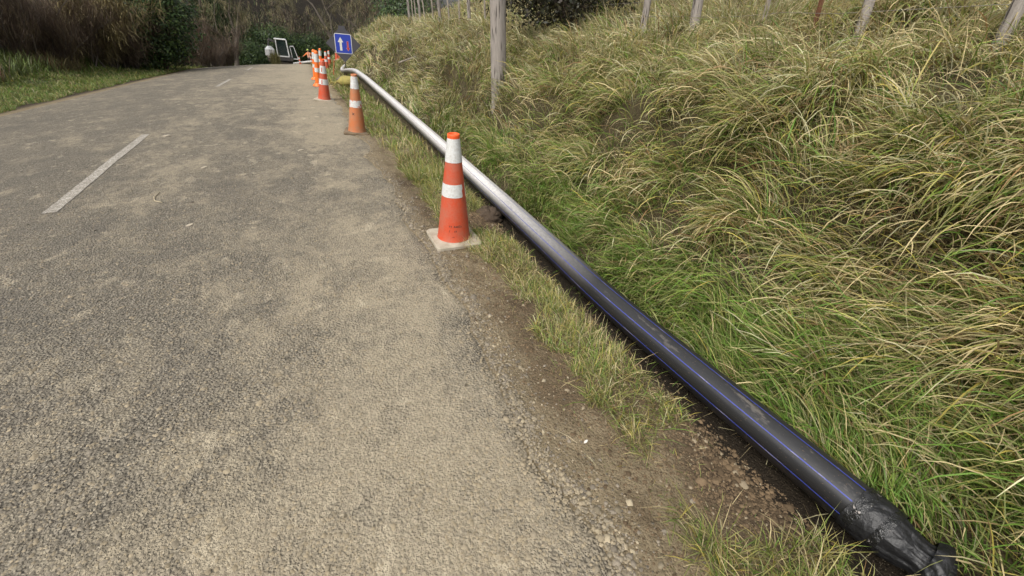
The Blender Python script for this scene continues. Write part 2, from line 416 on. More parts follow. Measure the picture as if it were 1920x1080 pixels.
# ------------------------------------------------------------------ stones, clods
def stones(name, P, size, flat, col, mat, seed):
    r = np.random.default_rng(seed); n = len(P)
    base = np.array([[1, 0, 0], [.3, .9, .1], [-.8, .5, 0], [-.75, -.6, 0], [.35, -.95, .05], [.35, .3, .9], [-.35, -.1, 1.0], [.1, -.4, .85]])
    base = np.concatenate([base])
    V = base[None] + r.normal(0, .16, (n, 8, 3)); V[:, :, 2] *= flat; V *= size[:, None, None]
    a = r.uniform(0, 6.283, n); c, s_ = np.cos(a)[:, None], np.sin(a)[:, None]
    X = V[:, :, 0] * c - V[:, :, 1] * s_; Y = V[:, :, 0] * s_ + V[:, :, 1] * c
    tx = r.normal(0, .25, (n, 1)); Z = V[:, :, 2] + X * tx
    V = np.stack([X, Y, Z], -1) + P[:, None]
    F = np.array([[0, 1, 5], [1, 2, 5], [2, 6, 5], [2, 3, 6], [3, 7, 6], [3, 4, 7], [4, 0, 7], [0, 5, 7], [5, 6, 7]])
    Q = (F[None] + (np.arange(n) * 8)[:, None, None]).reshape(-1, 3)
    return quadmesh(name, V.reshape(-1, 3), Q, mat, col=np.repeat(col, 8, 0))
def polar(n, r0, r1, a0, a1, power=0.0, seed=0):
    r = np.random.default_rng(seed)
    u = r.uniform(0, 1, n)
    rr = np.exp(math.log(r0) + (math.log(r1) - math.log(r0)) * u) if power == 0 else (r0 ** power + (r1 ** power - r0 ** power) * u) ** (1 / power)
    a = np.radians(r.uniform(a0, a1, n))
    return rr * np.sin(a), rr * np.cos(a)
x, y = polar(120000, .45, 6.5, -80, 45, 0.6, 1)
s, t = toST(x, y); d = dustf(s, t); er = edge_r(s)
keep = (t < er + .03) & (t > -5.7) & (rng.uniform(0, 1, len(x)) < np.clip(1.35 - 1.1 * d + .10 * np.exp(-((t - .5) / .25) ** 2) - .35 * (fbm(s * 2.2, t * 2.2, 66) > .5), .05, 1))
x, y, s, t, d = x[keep], y[keep], s[keep], t[keep], d[keep]; n = len(x)
sz = rng.lognormal(math.log(.0062), .32, n); g = rng.uniform(.6, 1.25, n)[:, None]
cc = np.where(rng.uniform(0, 1, n)[:, None] < .55, np.array([[.17, .15, .122]]), np.array([[.26, .215, .15]])) * g
cc = cc * (1 - .65 * np.clip(d, 0, 1)[:, None]) + np.array([.31, .255, .165]) * .65 * np.clip(d, 0, 1)[:, None]
P = np.stack([x, y, road_z(s, t) + .0045], -1)
tag(stones('stone_chippings', P, sz, .55, cc, M_stone, 5), 'dusty grey stone chippings bedded in the surface of the road', 'gravel', kind='stuff')
# loose grit spilled over the broken edge
n = 9000; s = np.where(rng.uniform(0, 1, n) < .75, rng.uniform(-.4, 4.5, n), rng.uniform(4, 10, n)); t = edge_r(s) + rng.exponential(.07, n) - .04
k = t < 1.1; s, t = s[k], t[k]; n = len(s); x, y = toXY(s, t)
cc = np.where(rng.uniform(0, 1, n)[:, None] < .6, np.array([[.20, .17, .13]]), np.array([[.30, .25, .17]])) * rng.uniform(.5, 1.25, n)[:, None]
tag(stones('loose_grit', np.stack([x, y, np.maximum(H(s, t), np.where(t < edge_r(s), road_z(s, t), -9)) + .001], -1), rng.lognormal(math.log(.0042), .5, n), .7, cc, M_stone, 8), 'loose grit of mixed sizes spilled along the broken right edge of the road', 'gravel', kind='stuff')
# soil crumbs on the shoulder
n = 42000; s = rng.uniform(-.6, 14, n) ** 1.0; s = np.where(rng.uniform(0, 1, n) < .7, rng.uniform(-.4, 4.5, n), s); t = rng.normal(1.08, .22, n)
hole = rng.uniform(0, 1, n) < .07; s = np.where(hole, rng.normal(.66, .2, n), s); t = np.where(hole, rng.normal(1.38, .12, n), t)
h2 = rng.uniform(0, 1, n) < .08; s = np.where(h2, rng.normal(3.7, .3, n), s); t = np.where(h2, rng.normal(1.30, .13, n), t)
k = (t > .66) & (t < 1.56); s, t = s[k], t[k]; n = len(s); hole = hole[k] | h2[k]
sz = np.where(hole, rng.lognormal(math.log(.0045), .6, n), rng.lognormal(math.log(.0030), .5, n)); sz = np.minimum(sz, .026)
cl = np.array([.12, .083, .048]) * rng.uniform(.55, 1.5, n)[:, None]; cl = np.where((rng.uniform(0, 1, n) < .05)[:, None], np.array([[.26, .21, .14]]), cl)
x, y = toXY(s, t)
tag(stones('soil_clods', np.stack([x, y, H(s, t)], -1), sz, .75, cl, M_stone, 6), 'loose crumbs and clods of brown soil on the shoulder', 'soil', kind='stuff')

# ------------------------------------------------------------------ blades
def blades(P, az, L, W, lean, curl, segs, colR, colT, tw=None, taper=None):
    n = len(P); tw = np.zeros(n) if tw is None else tw
    pts = [P.copy()]; c = P.copy(); tang = []
    for k in range(segs):
        th = lean + curl * ((k + .5) / segs) ** 1.15
        d = np.stack([np.sin(th) * np.cos(az), np.sin(th) * np.sin(az), np.cos(th)], -1)
        c = c + d * (L / segs)[:, None]; pts.append(c.copy()); tang.append(d)
    side = np.stack([-np.sin(az), np.cos(az), 0 * az], -1)
    prof_ = taper if taper is not None else [.55] + [1.0 - .45 * ((k) / segs) ** 2 for k in range(1, segs)]
    vs = []; cs = []
    for k in range(segs):
        d = tang[k]; nrm = np.cross(side, d)
        sv = side * np.cos(tw)[:, None] + nrm * np.sin(tw)[:, None]
        w = (W * prof_[k] * .5)[:, None]
        vs += [pts[k] - sv * w, pts[k] + sv * w]
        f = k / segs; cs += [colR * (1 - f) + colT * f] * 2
    vs.append(pts[-1]); cs.append(colT)
    V = np.stack(vs, 1); Cc = np.stack(cs, 1); m = 2 * segs + 1
    b = (np.arange(n) * m)[:, None]
    quads = np.concatenate([b + np.array([[2 * k, 2 * k + 1, 2 * k + 3, 2 * k + 2]]) for k in range(segs - 1)], 1).reshape(n, -1)
    tri = b + np.array([[2 * segs - 2, 2 * segs - 1, 2 * segs]])
    loops = np.concatenate([quads, tri], 1)
    per = [4] * (segs - 1) + [3]
    totals = np.tile(per, n); st = np.cumsum(totals) - totals
    return V.reshape(-1, 3), loops.ravel(), st, totals, Cc.reshape(-1, 3), pts
def join_blades(name, parts, mat, parent=None):
    V = []; L = []; ST = []; TO = []; C_ = []; vb = 0; lb = 0
    for p in parts:
        V.append(p[0]); L.append(p[1] + vb); ST.append(p[2] + lb); TO.append(p[3]); C_.append(p[4]); vb += len(p[0]); lb += len(p[1])
    return npmesh(name, np.concatenate(V), np.concatenate(L), np.concatenate(ST), np.concatenate(TO), mat, parent, col=np.concatenate(C_))
G_fresh = np.array([.125, .225, .035]); G_mid = np.array([.20, .27, .05]); G_olive = np.array([.30, .29, .09]); G_straw = np.array([.54, .44, .24]); G_brown = np.array([.27, .165, .075]); G_pale = np.array([.50, .47, .29]); G_yel = np.array([.46, .38, .09])
PALS = np.stack([G_fresh, G_mid, G_olive, G_yel, G_straw, G_brown, G_pale])
def pick(n, probs, r):
    p = np.asarray(probs, float)
    if p.ndim == 1: p = np.broadcast_to(p, (n, len(p)))
    c = np.cumsum(p, 1); c = c / c[:, -1:]; u = r.uniform(0, 1, n)[:, None]
    return PALS[np.minimum((u > c).sum(1), len(PALS) - 1)]
def pipe_t(s): return np.interp(s, [-5, .27, 1.2, 2, 4, 7.4, 10, 13, 15.5, 18, 20.8, 22.5, 25.5, 30, 36], [1.66, 1.64, 1.605, 1.585, 1.65, 1.73, 1.76, 1.77, 1.76, 1.74, 1.65, 1.72, 2.1, 2.7, 3.2])
def tufted(nt, per, xy, spread, seed):
    r = np.random.default_rng(seed)
    cx, cy = xy; n = nt * per; idx = np.repeat(np.arange(nt), per)
    a = r.uniform(0, 6.283, n); rr = np.sqrt(r.uniform(0, 1, n)) * spread[idx]
    return cx[idx] + rr * np.cos(a), cy[idx] + rr * np.sin(a), a, rr, idx, r
DOWN = math.atan2(-RD[1], -RD[0])        # azimuth pointing from the bank down to the road
ALONG = math.atan2(SD[1], SD[0])
def grass_layer(cx, cy, per, spread, Lf, Wf, seed, palf, leanf, segs, keepf, droop):
    nt = len(cx); x, y, a, rr, idx, r = tufted(nt, per, (cx, cy), spread, seed)
    s, t = toST(x, y); n = len(x)
    dist = np.hypot(x, y)
    tb = r.normal(0, 1, nt)[idx]
    swirl = (fbm(s * .9, t * .9, 81) - .5) * 5.5 + (noise(s * 2.6, t * 2.6, 82) - .5) * 2.6
    base = DOWN + .25 + swirl
    
    # blend common droop direction with splay out of the tuft
    vx = np.cos(base) * droop + np.cos(a) * .55 + r.normal(0, .36, n); vy = np.sin(base) * droop + np.sin(a) * .55 + r.normal(0, .36, n)
    az = np.arctan2(vy, vx)
    L = Lf(s, t, dist, r, n) * (1 + .22 * tb) * r.lognormal(0, .25, n) * np.where(t > 1.8, .62 + .85 * fbm(s * 1.1, t * 1.1, 88, 3), 1); L = np.clip(L, .03, .48); W = Wf(s, t, dist, r, n)
    lean, curl = leanf(s, t, dist, r, n)
    col = palf(s, t, dist, r, n, tb)
    z = H(s, t) - .01
    k = keepf(s, t, dist, r, n)
    pt = pipe_t(s); k &= ~((np.abs(t - pt) < .11) & (s > .1) & (s < 36))
    k &= ~((np.hypot(x + .19, y - 6.69) < .12))
    sel = np.where(k)[0]
    P = np.stack([x, y, z], -1)[sel]
    g = (r.uniform(.62, 1.3, len(sel)) * (1 + .16 * tb[sel]).clip(.6, 1.5))[:, None]
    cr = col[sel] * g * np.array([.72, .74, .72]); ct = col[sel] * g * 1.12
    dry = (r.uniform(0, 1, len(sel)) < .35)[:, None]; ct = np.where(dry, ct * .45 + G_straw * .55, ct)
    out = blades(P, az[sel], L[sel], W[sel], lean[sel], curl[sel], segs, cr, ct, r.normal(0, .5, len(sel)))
    # drop blades lying across the pipe
    m = 2 * segs + 1; bad = np.zeros(len(sel), bool)
    for p in out[5][1:]:
        s2, t2 = toST(p[:, 0], p[:, 1]); bad |= (np.abs(t2 - pipe_t(s2)) < .10) & (s2 > .12) & (s2 < 36) & (p[:, 2] > zr(s2) - .1)
    bad &= r.uniform(0, 1, len(sel)) < .985
    good = ~bad
    per_l = 4 * (segs - 1) + 3
    V = out[0].reshape(-1, m, 3)[good].reshape(-1, 3); ng = good.sum()
    loops = (out[1].reshape(-1, per_l)[:ng]).ravel(); st = out[2][:ng * segs]; to = out[3][:ng * segs]
    Cc = out[4].reshape(-1, m, 3)[good].reshape(-1, 3)
    return V, loops, st, to, Cc
# --- long tussocky grass on the bank
def pal_bank(s, t, d, r, n, tb):
    dry = fbm(s * .45, t * .9, 91); lush = np.clip(1 - (t - 1.85) / .55, 0, 1) * (1 - sstep(5, 10, s) * .5)
    far = sstep(4, 12, d)
    dt = sstep(.2, 1.0, tb) * (1 - .8 * lush); gt = sstep(.3, 1.1, -tb)
    p = np.stack([.26 + 2.4 * lush + .8 * gt, .42 + .8 * lush + .5 * gt, .50 + .2 * far, .11 * (1 - lush) * (1 - .7 * far) + .12 * sstep(.45, .65, dry), .12 + .85 * dt + .6 * sstep(.46, .62, dry) * (1 - .85 * lush) + .35 * far + .25 * sstep(2.6, 3.6, t), .10 + .14 * (1 - lush), .14 + 1.1 * far + .45 * sstep(2.6, 3.6, t)], 1)
    return pick(n, p, r)
def keep_bank(s, t, d, r, n):
    bare = fbm(s * 1.5, t * 2.2, 92); return (t > pipe_t(s) + .10) & (t < 45) & (s < 62) & ((bare < .625) | (r.uniform(0, 1, n) < .22))
def lean_bank(s, t, d, r, n):
    l = np.abs(r.normal(.45, .4, n)); c = r.normal(1.9, .5, n); near = (t - pipe_t(s)) < .45
    return np.where(near, l * .6, l), np.where(near, c * .75, c)
parts = []
cx, cy = polar(8200, .8, 5.8, -28, 88, .35, 101)
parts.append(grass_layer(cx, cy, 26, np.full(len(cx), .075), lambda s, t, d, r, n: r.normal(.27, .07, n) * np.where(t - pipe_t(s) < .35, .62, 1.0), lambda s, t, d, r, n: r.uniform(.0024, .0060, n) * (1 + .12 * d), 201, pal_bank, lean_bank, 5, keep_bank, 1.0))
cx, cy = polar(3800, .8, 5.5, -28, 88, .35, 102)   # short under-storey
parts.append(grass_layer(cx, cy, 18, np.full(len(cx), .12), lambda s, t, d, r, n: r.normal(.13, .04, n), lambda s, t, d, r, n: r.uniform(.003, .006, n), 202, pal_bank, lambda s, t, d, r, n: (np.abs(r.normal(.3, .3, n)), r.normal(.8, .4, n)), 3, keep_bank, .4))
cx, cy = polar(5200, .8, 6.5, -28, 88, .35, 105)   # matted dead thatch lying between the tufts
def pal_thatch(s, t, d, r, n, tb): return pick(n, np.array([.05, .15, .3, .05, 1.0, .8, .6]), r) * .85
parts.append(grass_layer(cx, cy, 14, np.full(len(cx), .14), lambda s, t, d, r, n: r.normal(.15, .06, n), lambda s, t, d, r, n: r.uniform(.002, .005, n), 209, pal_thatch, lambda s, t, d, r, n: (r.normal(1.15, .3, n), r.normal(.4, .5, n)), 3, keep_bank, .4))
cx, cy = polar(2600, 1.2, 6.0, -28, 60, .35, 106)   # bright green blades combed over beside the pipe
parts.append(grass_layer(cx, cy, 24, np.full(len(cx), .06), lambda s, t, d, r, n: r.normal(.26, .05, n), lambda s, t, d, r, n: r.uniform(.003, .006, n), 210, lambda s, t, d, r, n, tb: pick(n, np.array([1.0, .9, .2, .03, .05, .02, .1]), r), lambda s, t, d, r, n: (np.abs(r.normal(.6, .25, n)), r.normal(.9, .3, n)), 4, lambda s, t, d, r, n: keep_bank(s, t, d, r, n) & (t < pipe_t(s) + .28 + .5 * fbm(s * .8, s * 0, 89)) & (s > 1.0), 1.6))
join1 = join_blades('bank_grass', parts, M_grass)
tag(join1, 'long drooping tussock grass covering the near bank above the black pipe', 'grass', kind='stuff')
parts = []
cx, cy = polar(13000, 5.0, 26, -32, 60, 0, 103)
parts.append(grass_layer(cx, cy, 17, .05 + .010 * np.hypot(cx, cy), lambda s, t, d, r, n: r.normal(.25, .07, n), lambda s, t, d, r, n: np.maximum(.005, .00125 * d) * r.uniform(.7, 1.3, n), 203, pal_bank, lambda s, t, d, r, n: (np.abs(r.normal(.45, .4, n)), r.normal(1.5, .5, n)), 3, keep_bank, 1.1))
cx, cy = polar(4200, 22, 62, -34, 50, 0, 104)
parts.append(grass_layer(cx, cy, 12, .25 + 0 * cx, lambda s, t, d, r, n: r.normal(.38, .1, n), lambda s, t, d, r, n: .0014 * d * r.uniform(.7, 1.3, n), 204, pal_bank, lambda s, t, d, r, n: (np.abs(r.normal(.25, .25, n)), r.normal(.8, .45, n)), 2, keep_bank, .6))
tag(join_blades('hillside_grass', parts, M_grass), 'pale straw and olive grass covering the far bank and the slope beyond the fence', 'grass', kind='stuff')
# --- verge strip between shoulder and pipe
def verge_mask(s, t):
    left = 1.07 - .15 * sstep(2.7, 3.5, s) - .14 * np.exp(-((s - 1.35) / .55) ** 2) + .13 * (fbm(s * 1.6, s * 0, 95) - .5) * 2 - .12 * sstep(6, 10, s) - .16 * (1 - sstep(.45, .8, s))
    m = (t > left + .10 * (noise(s * 9, t * 9, 96) - .5)) & (t < pipe_t(s) - .115 - .07 * (1 - sstep(3, 4.5, s)))
    hole = 1.3 * np.exp(-(np.abs(s - .66) / .29) ** 4 - ((t - 1.34) / .3) ** 2) + 1.2 * np.exp(-((s - 3.65) / .30) ** 2 - ((t - 1.32) / .2) ** 2)
    return m & (hole < .42)
def pal_verge(s, t, d, r, n, tb):
    dry = fbm(s * 1.3, t * 2, 97); far = sstep(4, 9, d)
    return pick(n, np.stack([.5 + 0 * s, .6 + .2 * far, .5 + 0 * s, .22 * (1 - far) + .08, .24 + .6 * sstep(.45, .6, dry), .12 + 0 * s, .16 + 0 * s], 1), r)
kv = lambda s, t, d, r, n: verge_mask(s, t) & (s < 40)
parts = []
s_ = np.random.default_rng(9).uniform(-.7, 5.5, 3300); t_ = np.random.default_rng(10).uniform(.9, 1.56, 3300)
parts.append(grass_layer(*toXY(s_, t_), 16, np.full(3300, .045), lambda s, t, d, r, n: r.normal(.066, .024, n) * (1 + .6 * (s < .6)), lambda s, t, d, r, n: r.uniform(.002, .0042, n), 205, pal_verge, lambda s, t, d, r, n: (np.abs(r.normal(.45, .35, n)), r.normal(.9, .4, n)), 3, kv, .35))
s_ = 5.0 + np.random.default_rng(12).uniform(0, 1, 5200) ** 1.7 * 33; t_ = np.random.default_rng(13).uniform(.85, 3.0, 5200)
kv2 = lambda s, t, d, r, n: (verge_mask(s, t) | ((t > .95) & (s > 17))) & (t < pipe_t(s) + .6)
parts.append(grass_layer(*toXY(s_, t_), 12, np.full(5200, .09), lambda s, t, d, r, n: r.normal(.11, .035, n), lambda s, t, d, r, n: np.maximum(.003, .0011 * d) * r.uniform(.7, 1.3, n), 206, pal_verge, lambda s, t, d, r, n: (np.abs(r.normal(.4, .3, n)), r.normal(.7, .4, n)), 2, kv2, .3))
# sparse sprigs on the dirt
s_ = np.random.default_rng(14).uniform(-.5, 7, 1300); t_ = np.random.default_rng(15).normal(1.05, .14, 1300)
parts.append(grass_layer(*toXY(s_, t_), 5, np.full(1300, .035), lambda s, t, d, r, n: r.normal(.035, .015, n), lambda s, t, d, r, n: r.uniform(.0015, .003, n), 207, pal_verge, lambda s, t, d, r, n: (np.abs(r.normal(1.0, .3, n)), r.normal(.4, .3, n)), 2, lambda s, t, d, r, n: (t > .8) & (t < 1.5), .3))
tag(join_blades('verge_grass', parts, M_grass), 'short patchy yellowish grass strip between the muddy shoulder and the pipe', 'grass', kind='stuff')
# --- left verge
G_save = PALS.copy()
def pal_left(s, t, d, r, n, tb): return pick(n, np.array([.55, .5, .28, .04, .05, .06, .03]), r) * np.array([.80, .82, .8])
kl = lambda s, t, d, r, n: (t < -6.25 + .5 * (fbm(s * .8, s * 0, 98) - .5)) & (t > -12.5) & (s < 66)
cs_ = np.random.default_rng(16); s_ = 5 + cs_.uniform(0, 1, 15000) ** 1.5 * 60; t_ = -6.1 - cs_.uniform(0, 1, 15000) ** 1.2 * 6
parts = [grass_layer(*toXY(s_, t_), 15, np.full(15000, .16), lambda s, t, d, r, n: r.normal(.085, .03, n) + .24 * sstep(-8.2, -9.5, t) * (.5 + fbm(s, t, 99)), lambda s, t, d, r, n: np.maximum(.004, .0007 * d) * r.uniform(.7, 1.4, n), 208, pal_left, lambda s, t, d, r, n: (np.abs(r.normal(.3, .3, n)), r.normal(.9, .4, n)), 3, kl, .3)]
tag(join_blades('roadside_grass', parts, M_grass), 'bright green grass verge along the left side of the road', 'grass', kind='stuff')
# --- seed stalks standing on the bank near the fence
r_ = np.random.default_rng(17); n = 4600
x, y = polar(n, 2.6, 20, -25, 70, 0, 18); s, t = toST(x, y); k = (t > 2.9) & (t < 9) & ((fbm(s * .8, t * .8, 19) > .45)); x, y, s, t = x[k], y[k], s[k], t[k]; n = len(x)
P = np.stack([x, y, H(s, t)], -1)
L = r_.normal(.58, .18, n); az = DOWN + r_.normal(0, 1.3, n); W = np.maximum(.0022, .00055 * np.hypot(x, y))
cst = np.array([.40, .32, .18]) * r_.uniform(.7, 1.2, n)[:, None]
tag(join_blades('seed_stalks', [blades(P, az, L, W, np.abs(r_.normal(.25, .25, n)), r_.normal(.5, .3, n), 4, cst * .8, cst)[:5]], M_grass), 'dry straw coloured seed stalks standing above the bank grass near the fence', 'grass', kind='stuff')
# ------------------------------------------------------------------ polyethylene pipe
def mat_pipe(dusty):
    t = NT('black_polyethylene'); uv = t.new('ShaderNodeUVMap').outputs[0]
    sx = t.new('ShaderNodeSeparateXYZ', {0: uv})
    st = t.new('ShaderNodeMapping', {0: uv, 'Scale': (1.0, 3.0, 1)}).outputs[0]
    n1 = t.noise(st, 2.6, 6, .65); n2 = t.noise(uv, 26, 5, .7); n3 = t.noise(t.new('ShaderNodeMapping', {0: uv, 'Scale': (3, 60, 1)}).outputs[0], 1.0, 4, .6)
    # mud splashes lie mostly on the upper half (angle coordinate 0 = top)
    upper = t.ramp(t.math('ABSOLUTE', sx.outputs[1]), [(.02, 1.0), (.16, .0)])
    m = t.math('ADD', t.math('MULTIPLY', n1, .8), t.math('MULTIPLY', n2, .3))
    splash = t.math('MULTIPLY', t.ramp(m, [(.63, 0.0), (.68, 1.0)]), upper)
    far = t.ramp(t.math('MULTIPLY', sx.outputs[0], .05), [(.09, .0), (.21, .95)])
    dust_sheen = t.math('MULTIPLY', t.math('MULTIPLY', t.ramp(t.math('ADD', t.math('MULTIPLY', n3, .3), t.math('MULTIPLY', n2, .7)), [(.35, .6), (.62, 1.0)]), t.ramp(t.math('ABSOLUTE', sx.outputs[1]), [(.12, 1.0), (.24, .05)])), t.math('ADD', far, .02))
    c = t.mix(dust_sheen, (.011, .011, .012), (.74, .71, .68))  # pale layer paints reflected sky plus some dust along the far upper side
    c = t.mix(t.math('MULTIPLY', splash, .26), c, (.30, .26, .22))
    sp = t.ramp(t.noise(uv, 75, 2, .5), [(.68, 0.0), (.72, .6)])
    c = t.mix(t.math('MULTIPLY', sp, .7), c, (.25, .17, .10))
    r = t.math('ADD', .27, t.math('ADD', t.math('MULTIPLY', splash, .3), t.math('MULTIPLY', n3, .12)))
    t.bsdf(**{'Base Color': c, 'Roughness': r, 'Specular IOR Level': .6, 'Normal': t.bump(n2, .06, .002)}); return t.m
PR = .092
_ps = np.concatenate([np.arange(.27, 8, .12), np.arange(8, 36, .3)])
def pipe_z(s): return np.interp(s, [-5, 6, 9, 12, 15, 17, 19, 21, 23, 25.5, 30, 36], [-.035, -.03, -.02, .01, .06, .06, -.08, -.28, -.37, -.47, -.68, -1.0])
def pipe_pts(ss):
    k = np.ones(5) / 5
    tt = np.convolve(np.pad(pipe_t(ss), 2, 'edge'), k, 'valid'); zz = np.convolve(np.pad(pipe_z(ss), 2, 'edge'), k, 'valid')
    x, y = toXY(ss, tt); return np.stack([x, y, zz + .004 * (noise(ss * .7, ss * 0, 51) - .5)], -1)
_pp3 = pipe_pts(_ps)
def sweep(path, rad, angs):
    """rings of a tube whose angle 0 points up; returns verts (n,k,3)"""
    d = np.gradient(path, axis=0); d /= np.linalg.norm(d, axis=1)[:, None]
    up = np.array([0, 0, 1.0]); u = up - d * d[:, 2:3]; u /= np.linalg.norm(u, axis=1)[:, None]; w = np.cross(d, u)
    rad = np.broadcast_to(rad, (len(path),))
    return path[:, None] + rad[:, None, None] * (u[:, None] * np.cos(angs)[None, :, None] + w[:, None] * np.sin(angs)[None, :, None])
arc = np.concatenate([[0], np.cumsum(np.linalg.norm(np.diff(_pp3, axis=0), axis=1))])
pipe_root = empty('water_pipe', tuple(_pp3[0]))
tag(pipe_root, 'long black plastic pipe with thin blue stripes lying in the grass beside the road', 'pipe')
angs = np.linspace(-math.pi, math.pi, 65)
V = sweep(_pp3, PR, angs) - _pp3[0]
uv = np.stack(np.broadcast_arrays(arc[:, None], angs[None] / (2 * math.pi)), -1)
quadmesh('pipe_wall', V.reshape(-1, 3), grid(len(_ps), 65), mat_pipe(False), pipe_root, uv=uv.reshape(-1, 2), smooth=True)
tS = NT('blue_stripe'); u_ = tS.new('ShaderNodeUVMap').outputs[0]; nn = tS.noise(u_, 7, 5, .7); fd = tS.ramp(tS.math('MULTIPLY', tS.new('ShaderNodeSeparateXYZ', {0: u_}).outputs[0], .05), [(.12, 0.0), (.32, .75)])
cS = tS.mix(tS.math('ADD', tS.math('MULTIPLY', fd, 1.0), tS.ramp(nn, [(.55, 0.0), (.62, .5)]), True), (.04, .055, .27), (.34, .31, .28))
tS.bsdf(**{'Base Color': cS, 'Roughness': .4})
for a0 in (-42, 4, 50, -88, 96, 142, -134):
    aa = np.radians(a0) + np.linspace(-.027, .027, 4)
    n_ = int((_ps < 24).sum()); Vs = sweep(_pp3[:n_], PR + .0012, aa) - _pp3[0]
    quadmesh('blue_stripe', Vs.reshape(-1, 3), grid(n_, 4), tS.m, pipe_root, uv=np.stack(np.broadcast_arrays(arc[:n_, None], aa[None]), -1).reshape(-1, 2), smooth=True)
# plastic sheet taped over the near end
tP = NT('black_plastic_sheet'); co = tP.new('ShaderNodeTexCoord').outputs['Object']; f1 = tP.noise(co, 16, 5, .55); vv = tP.new('ShaderNodeTexVoronoi', {'Vector': tP.new('ShaderNodeVectorMath', {0: co, 1: tP.new('ShaderNodeVectorMath', {0: tP.noise(co, 9, 3, .5, 1), 'Scale': .06}, operation='SCALE').outputs[0]}, operation='ADD').outputs[0], 'Scale': 11.0}, feature='DISTANCE_TO_EDGE'); f2 = tP.noise(tP.new('ShaderNodeMapping', {0: co, 'Scale': (3, 1, 1)}).outputs[0], 30, 4, .7)
dm = tP.ramp(f2, [(.66, 0.0), (.72, .5)])
tP.bsdf(**{'Base Color': tP.mix(dm, (.010, .010, .011), (.30, .25, .21)), 'Roughness': tP.math('ADD', .50, tP.math('MULTIPLY', dm, .4)), 'Normal': tP.bump(tP.math('ADD', f1, tP.math('MULTIPLY', tP.ramp(vv.outputs[0], [(0, 0.0), (.25, 1.0)]), .25)), .7, .02)})
wr = empty('end_wrap', (0, 0, 0)); wr.parent = pipe_root
p0 = pipe_pts(np.array([.42, .36, .3, .27, .27]))[2]
def wrap_mesh(path, rads, seed, fold, name, thick=0.0, flat=None):
    path = np.array(path); n = len(path); k = 72; an = np.linspace(-math.pi, math.pi, k + 1)
    d = np.gradient(path, axis=0); d /= np.linalg.norm(d, axis=1)[:, None]
    u = np.array([0, 0, 1.]) - d * d[:, 2:3]; u /= np.linalg.norm(u, axis=1)[:, None]; w = np.cross(d, u)
    rr = np.array(rads)[:, None] * np.ones((1, k + 1))
    q = np.linspace(0, 1, n)[:, None]; ca, sa = np.cos(an)[None], np.sin(an)[None]
    wr_ = (fbm(ca * 3.5 + q * 1.5 + 9, sa * 3.5 + q * 1.2, seed, 4) - .5) * 2 + .5 * (np.abs(noise(ca * 7 + 4 + q * 2, sa * 7 + q * 2.5, seed + 1) - .5) * 4 - 1)
    rr = rr + fold * wr_ * (np.array(rads)[:, None] > .01)
    fl = np.ones(n) if flat is None else np.array(flat)
    return path[:, None] + rr[..., None] * (u[:, None] * (ca * fl[:, None])[..., None] + w[:, None] * sa[..., None]), grid(n, k + 1)
ax = pipe_pts(np.array([.75, .62, .5, .4, .3])); dirp = (ax[-1] - ax[0]); dirp /= np.linalg.norm(dirp)
s0 = ax[-1] - dirp * .10
s0 = s0 + dirp * .065
path = [s0 + dirp * q for q in np.linspace(0, .15, 9)]
side = np.array([dirp[1], -dirp[0], 0]) * -1
tip_dir = np.array([.60, -.80, .0]); tip_dir /= np.linalg.norm(tip_dir)
path += [path[-1] + tip_dir * q for q in np.linspace(.02, .19, 12)]
path = np.array(path); path[:, 2] -= np.linspace(0, .012, len(path))
rads = np.concatenate([np.full(4, .0995), [.1, .098, .094, .090, .086], np.interp(np.linspace(0, 1, 12), [0, .25, .6, .85, 1], [.078, .068, .082, .098, .094])])
flat = np.concatenate([np.ones(9), np.linspace(1, .62, 12)])
fold = np.concatenate([np.full(4, .0012), np.linspace(.004, .010, 5), np.linspace(.012, .018, 12)])[:, None]
V, Q = wrap_mesh(path, rads, 77, fold, 'w', flat=flat)
nn_ = V.shape[0]; sh_ = np.clip((np.arange(nn_) - (nn_ - 7)) / 6.0, 0, 1) ** 1.3
AN = np.linspace(-math.pi, math.pi, 73)
V = V - (tip_dir * .06) * (sh_[:, None] * (.55 + .45 * np.cos(AN))[None])[..., None]
# roll the lip inwards to close the bag's mouth in a dark fold
lip = []
for q, dz in ((.93, .004), (.86, -.02), (.80, -.06), (.5, -.10), (.05, -.11)):
    c = V[-1].mean(0); lip.append(c + (V[-1] - c) * q + tip_dir * dz)
Vall = np.concatenate([V, np.array(lip)], 0) - _pp3[0]
quadmesh('plastic_bag', Vall.reshape(-1, 3), grid(Vall.shape[0], 73), tP.m, wr, smooth=True)
V, Q = wrap_mesh([path[-8] + tip_dir * q for q in np.linspace(0, .05, 8)], [.080, .088, .092, .097, .101, .104, .105, .098], 91, np.full((8, 1), .013), 'f', flat=np.linspace(.9, .62, 8))
quadmesh('plastic_flap', (V - _pp3[0] + np.array([.006, -.004, .004])).reshape(-1, 3), Q, tP.m, wr, smooth=True)
tT = NT('shiny_tape'); nt_ = tT.noise(tT.new('ShaderNodeTexCoord').outputs['Object'], 40, 4, .7)
tT.bsdf(**{'Base Color': tT.mix(tT.ramp(nt_, [(.62, 0.0), (.68, 1.0)]), (.012, .012, .012), (.40, .36, .33)), 'Roughness': .2, 'Normal': tT.bump(nt_, .8, .012)})
for a_, b_, r_0 in ((.01, .05, .099), (.10, .13, .095)):
    pa = [s0 + dirp * q for q in np.linspace(a_, b_, 5)]
    V, Q = wrap_mesh(pa, [r_0, r_0 + .001, r_0 + .001, r_0 + .001, r_0], int(a_ * 999), np.full((5, 1), .003), 't')
    quadmesh('tape_band', (V - _pp3[0]).reshape(-1, 3), Q, tT.m, wr, smooth=True)

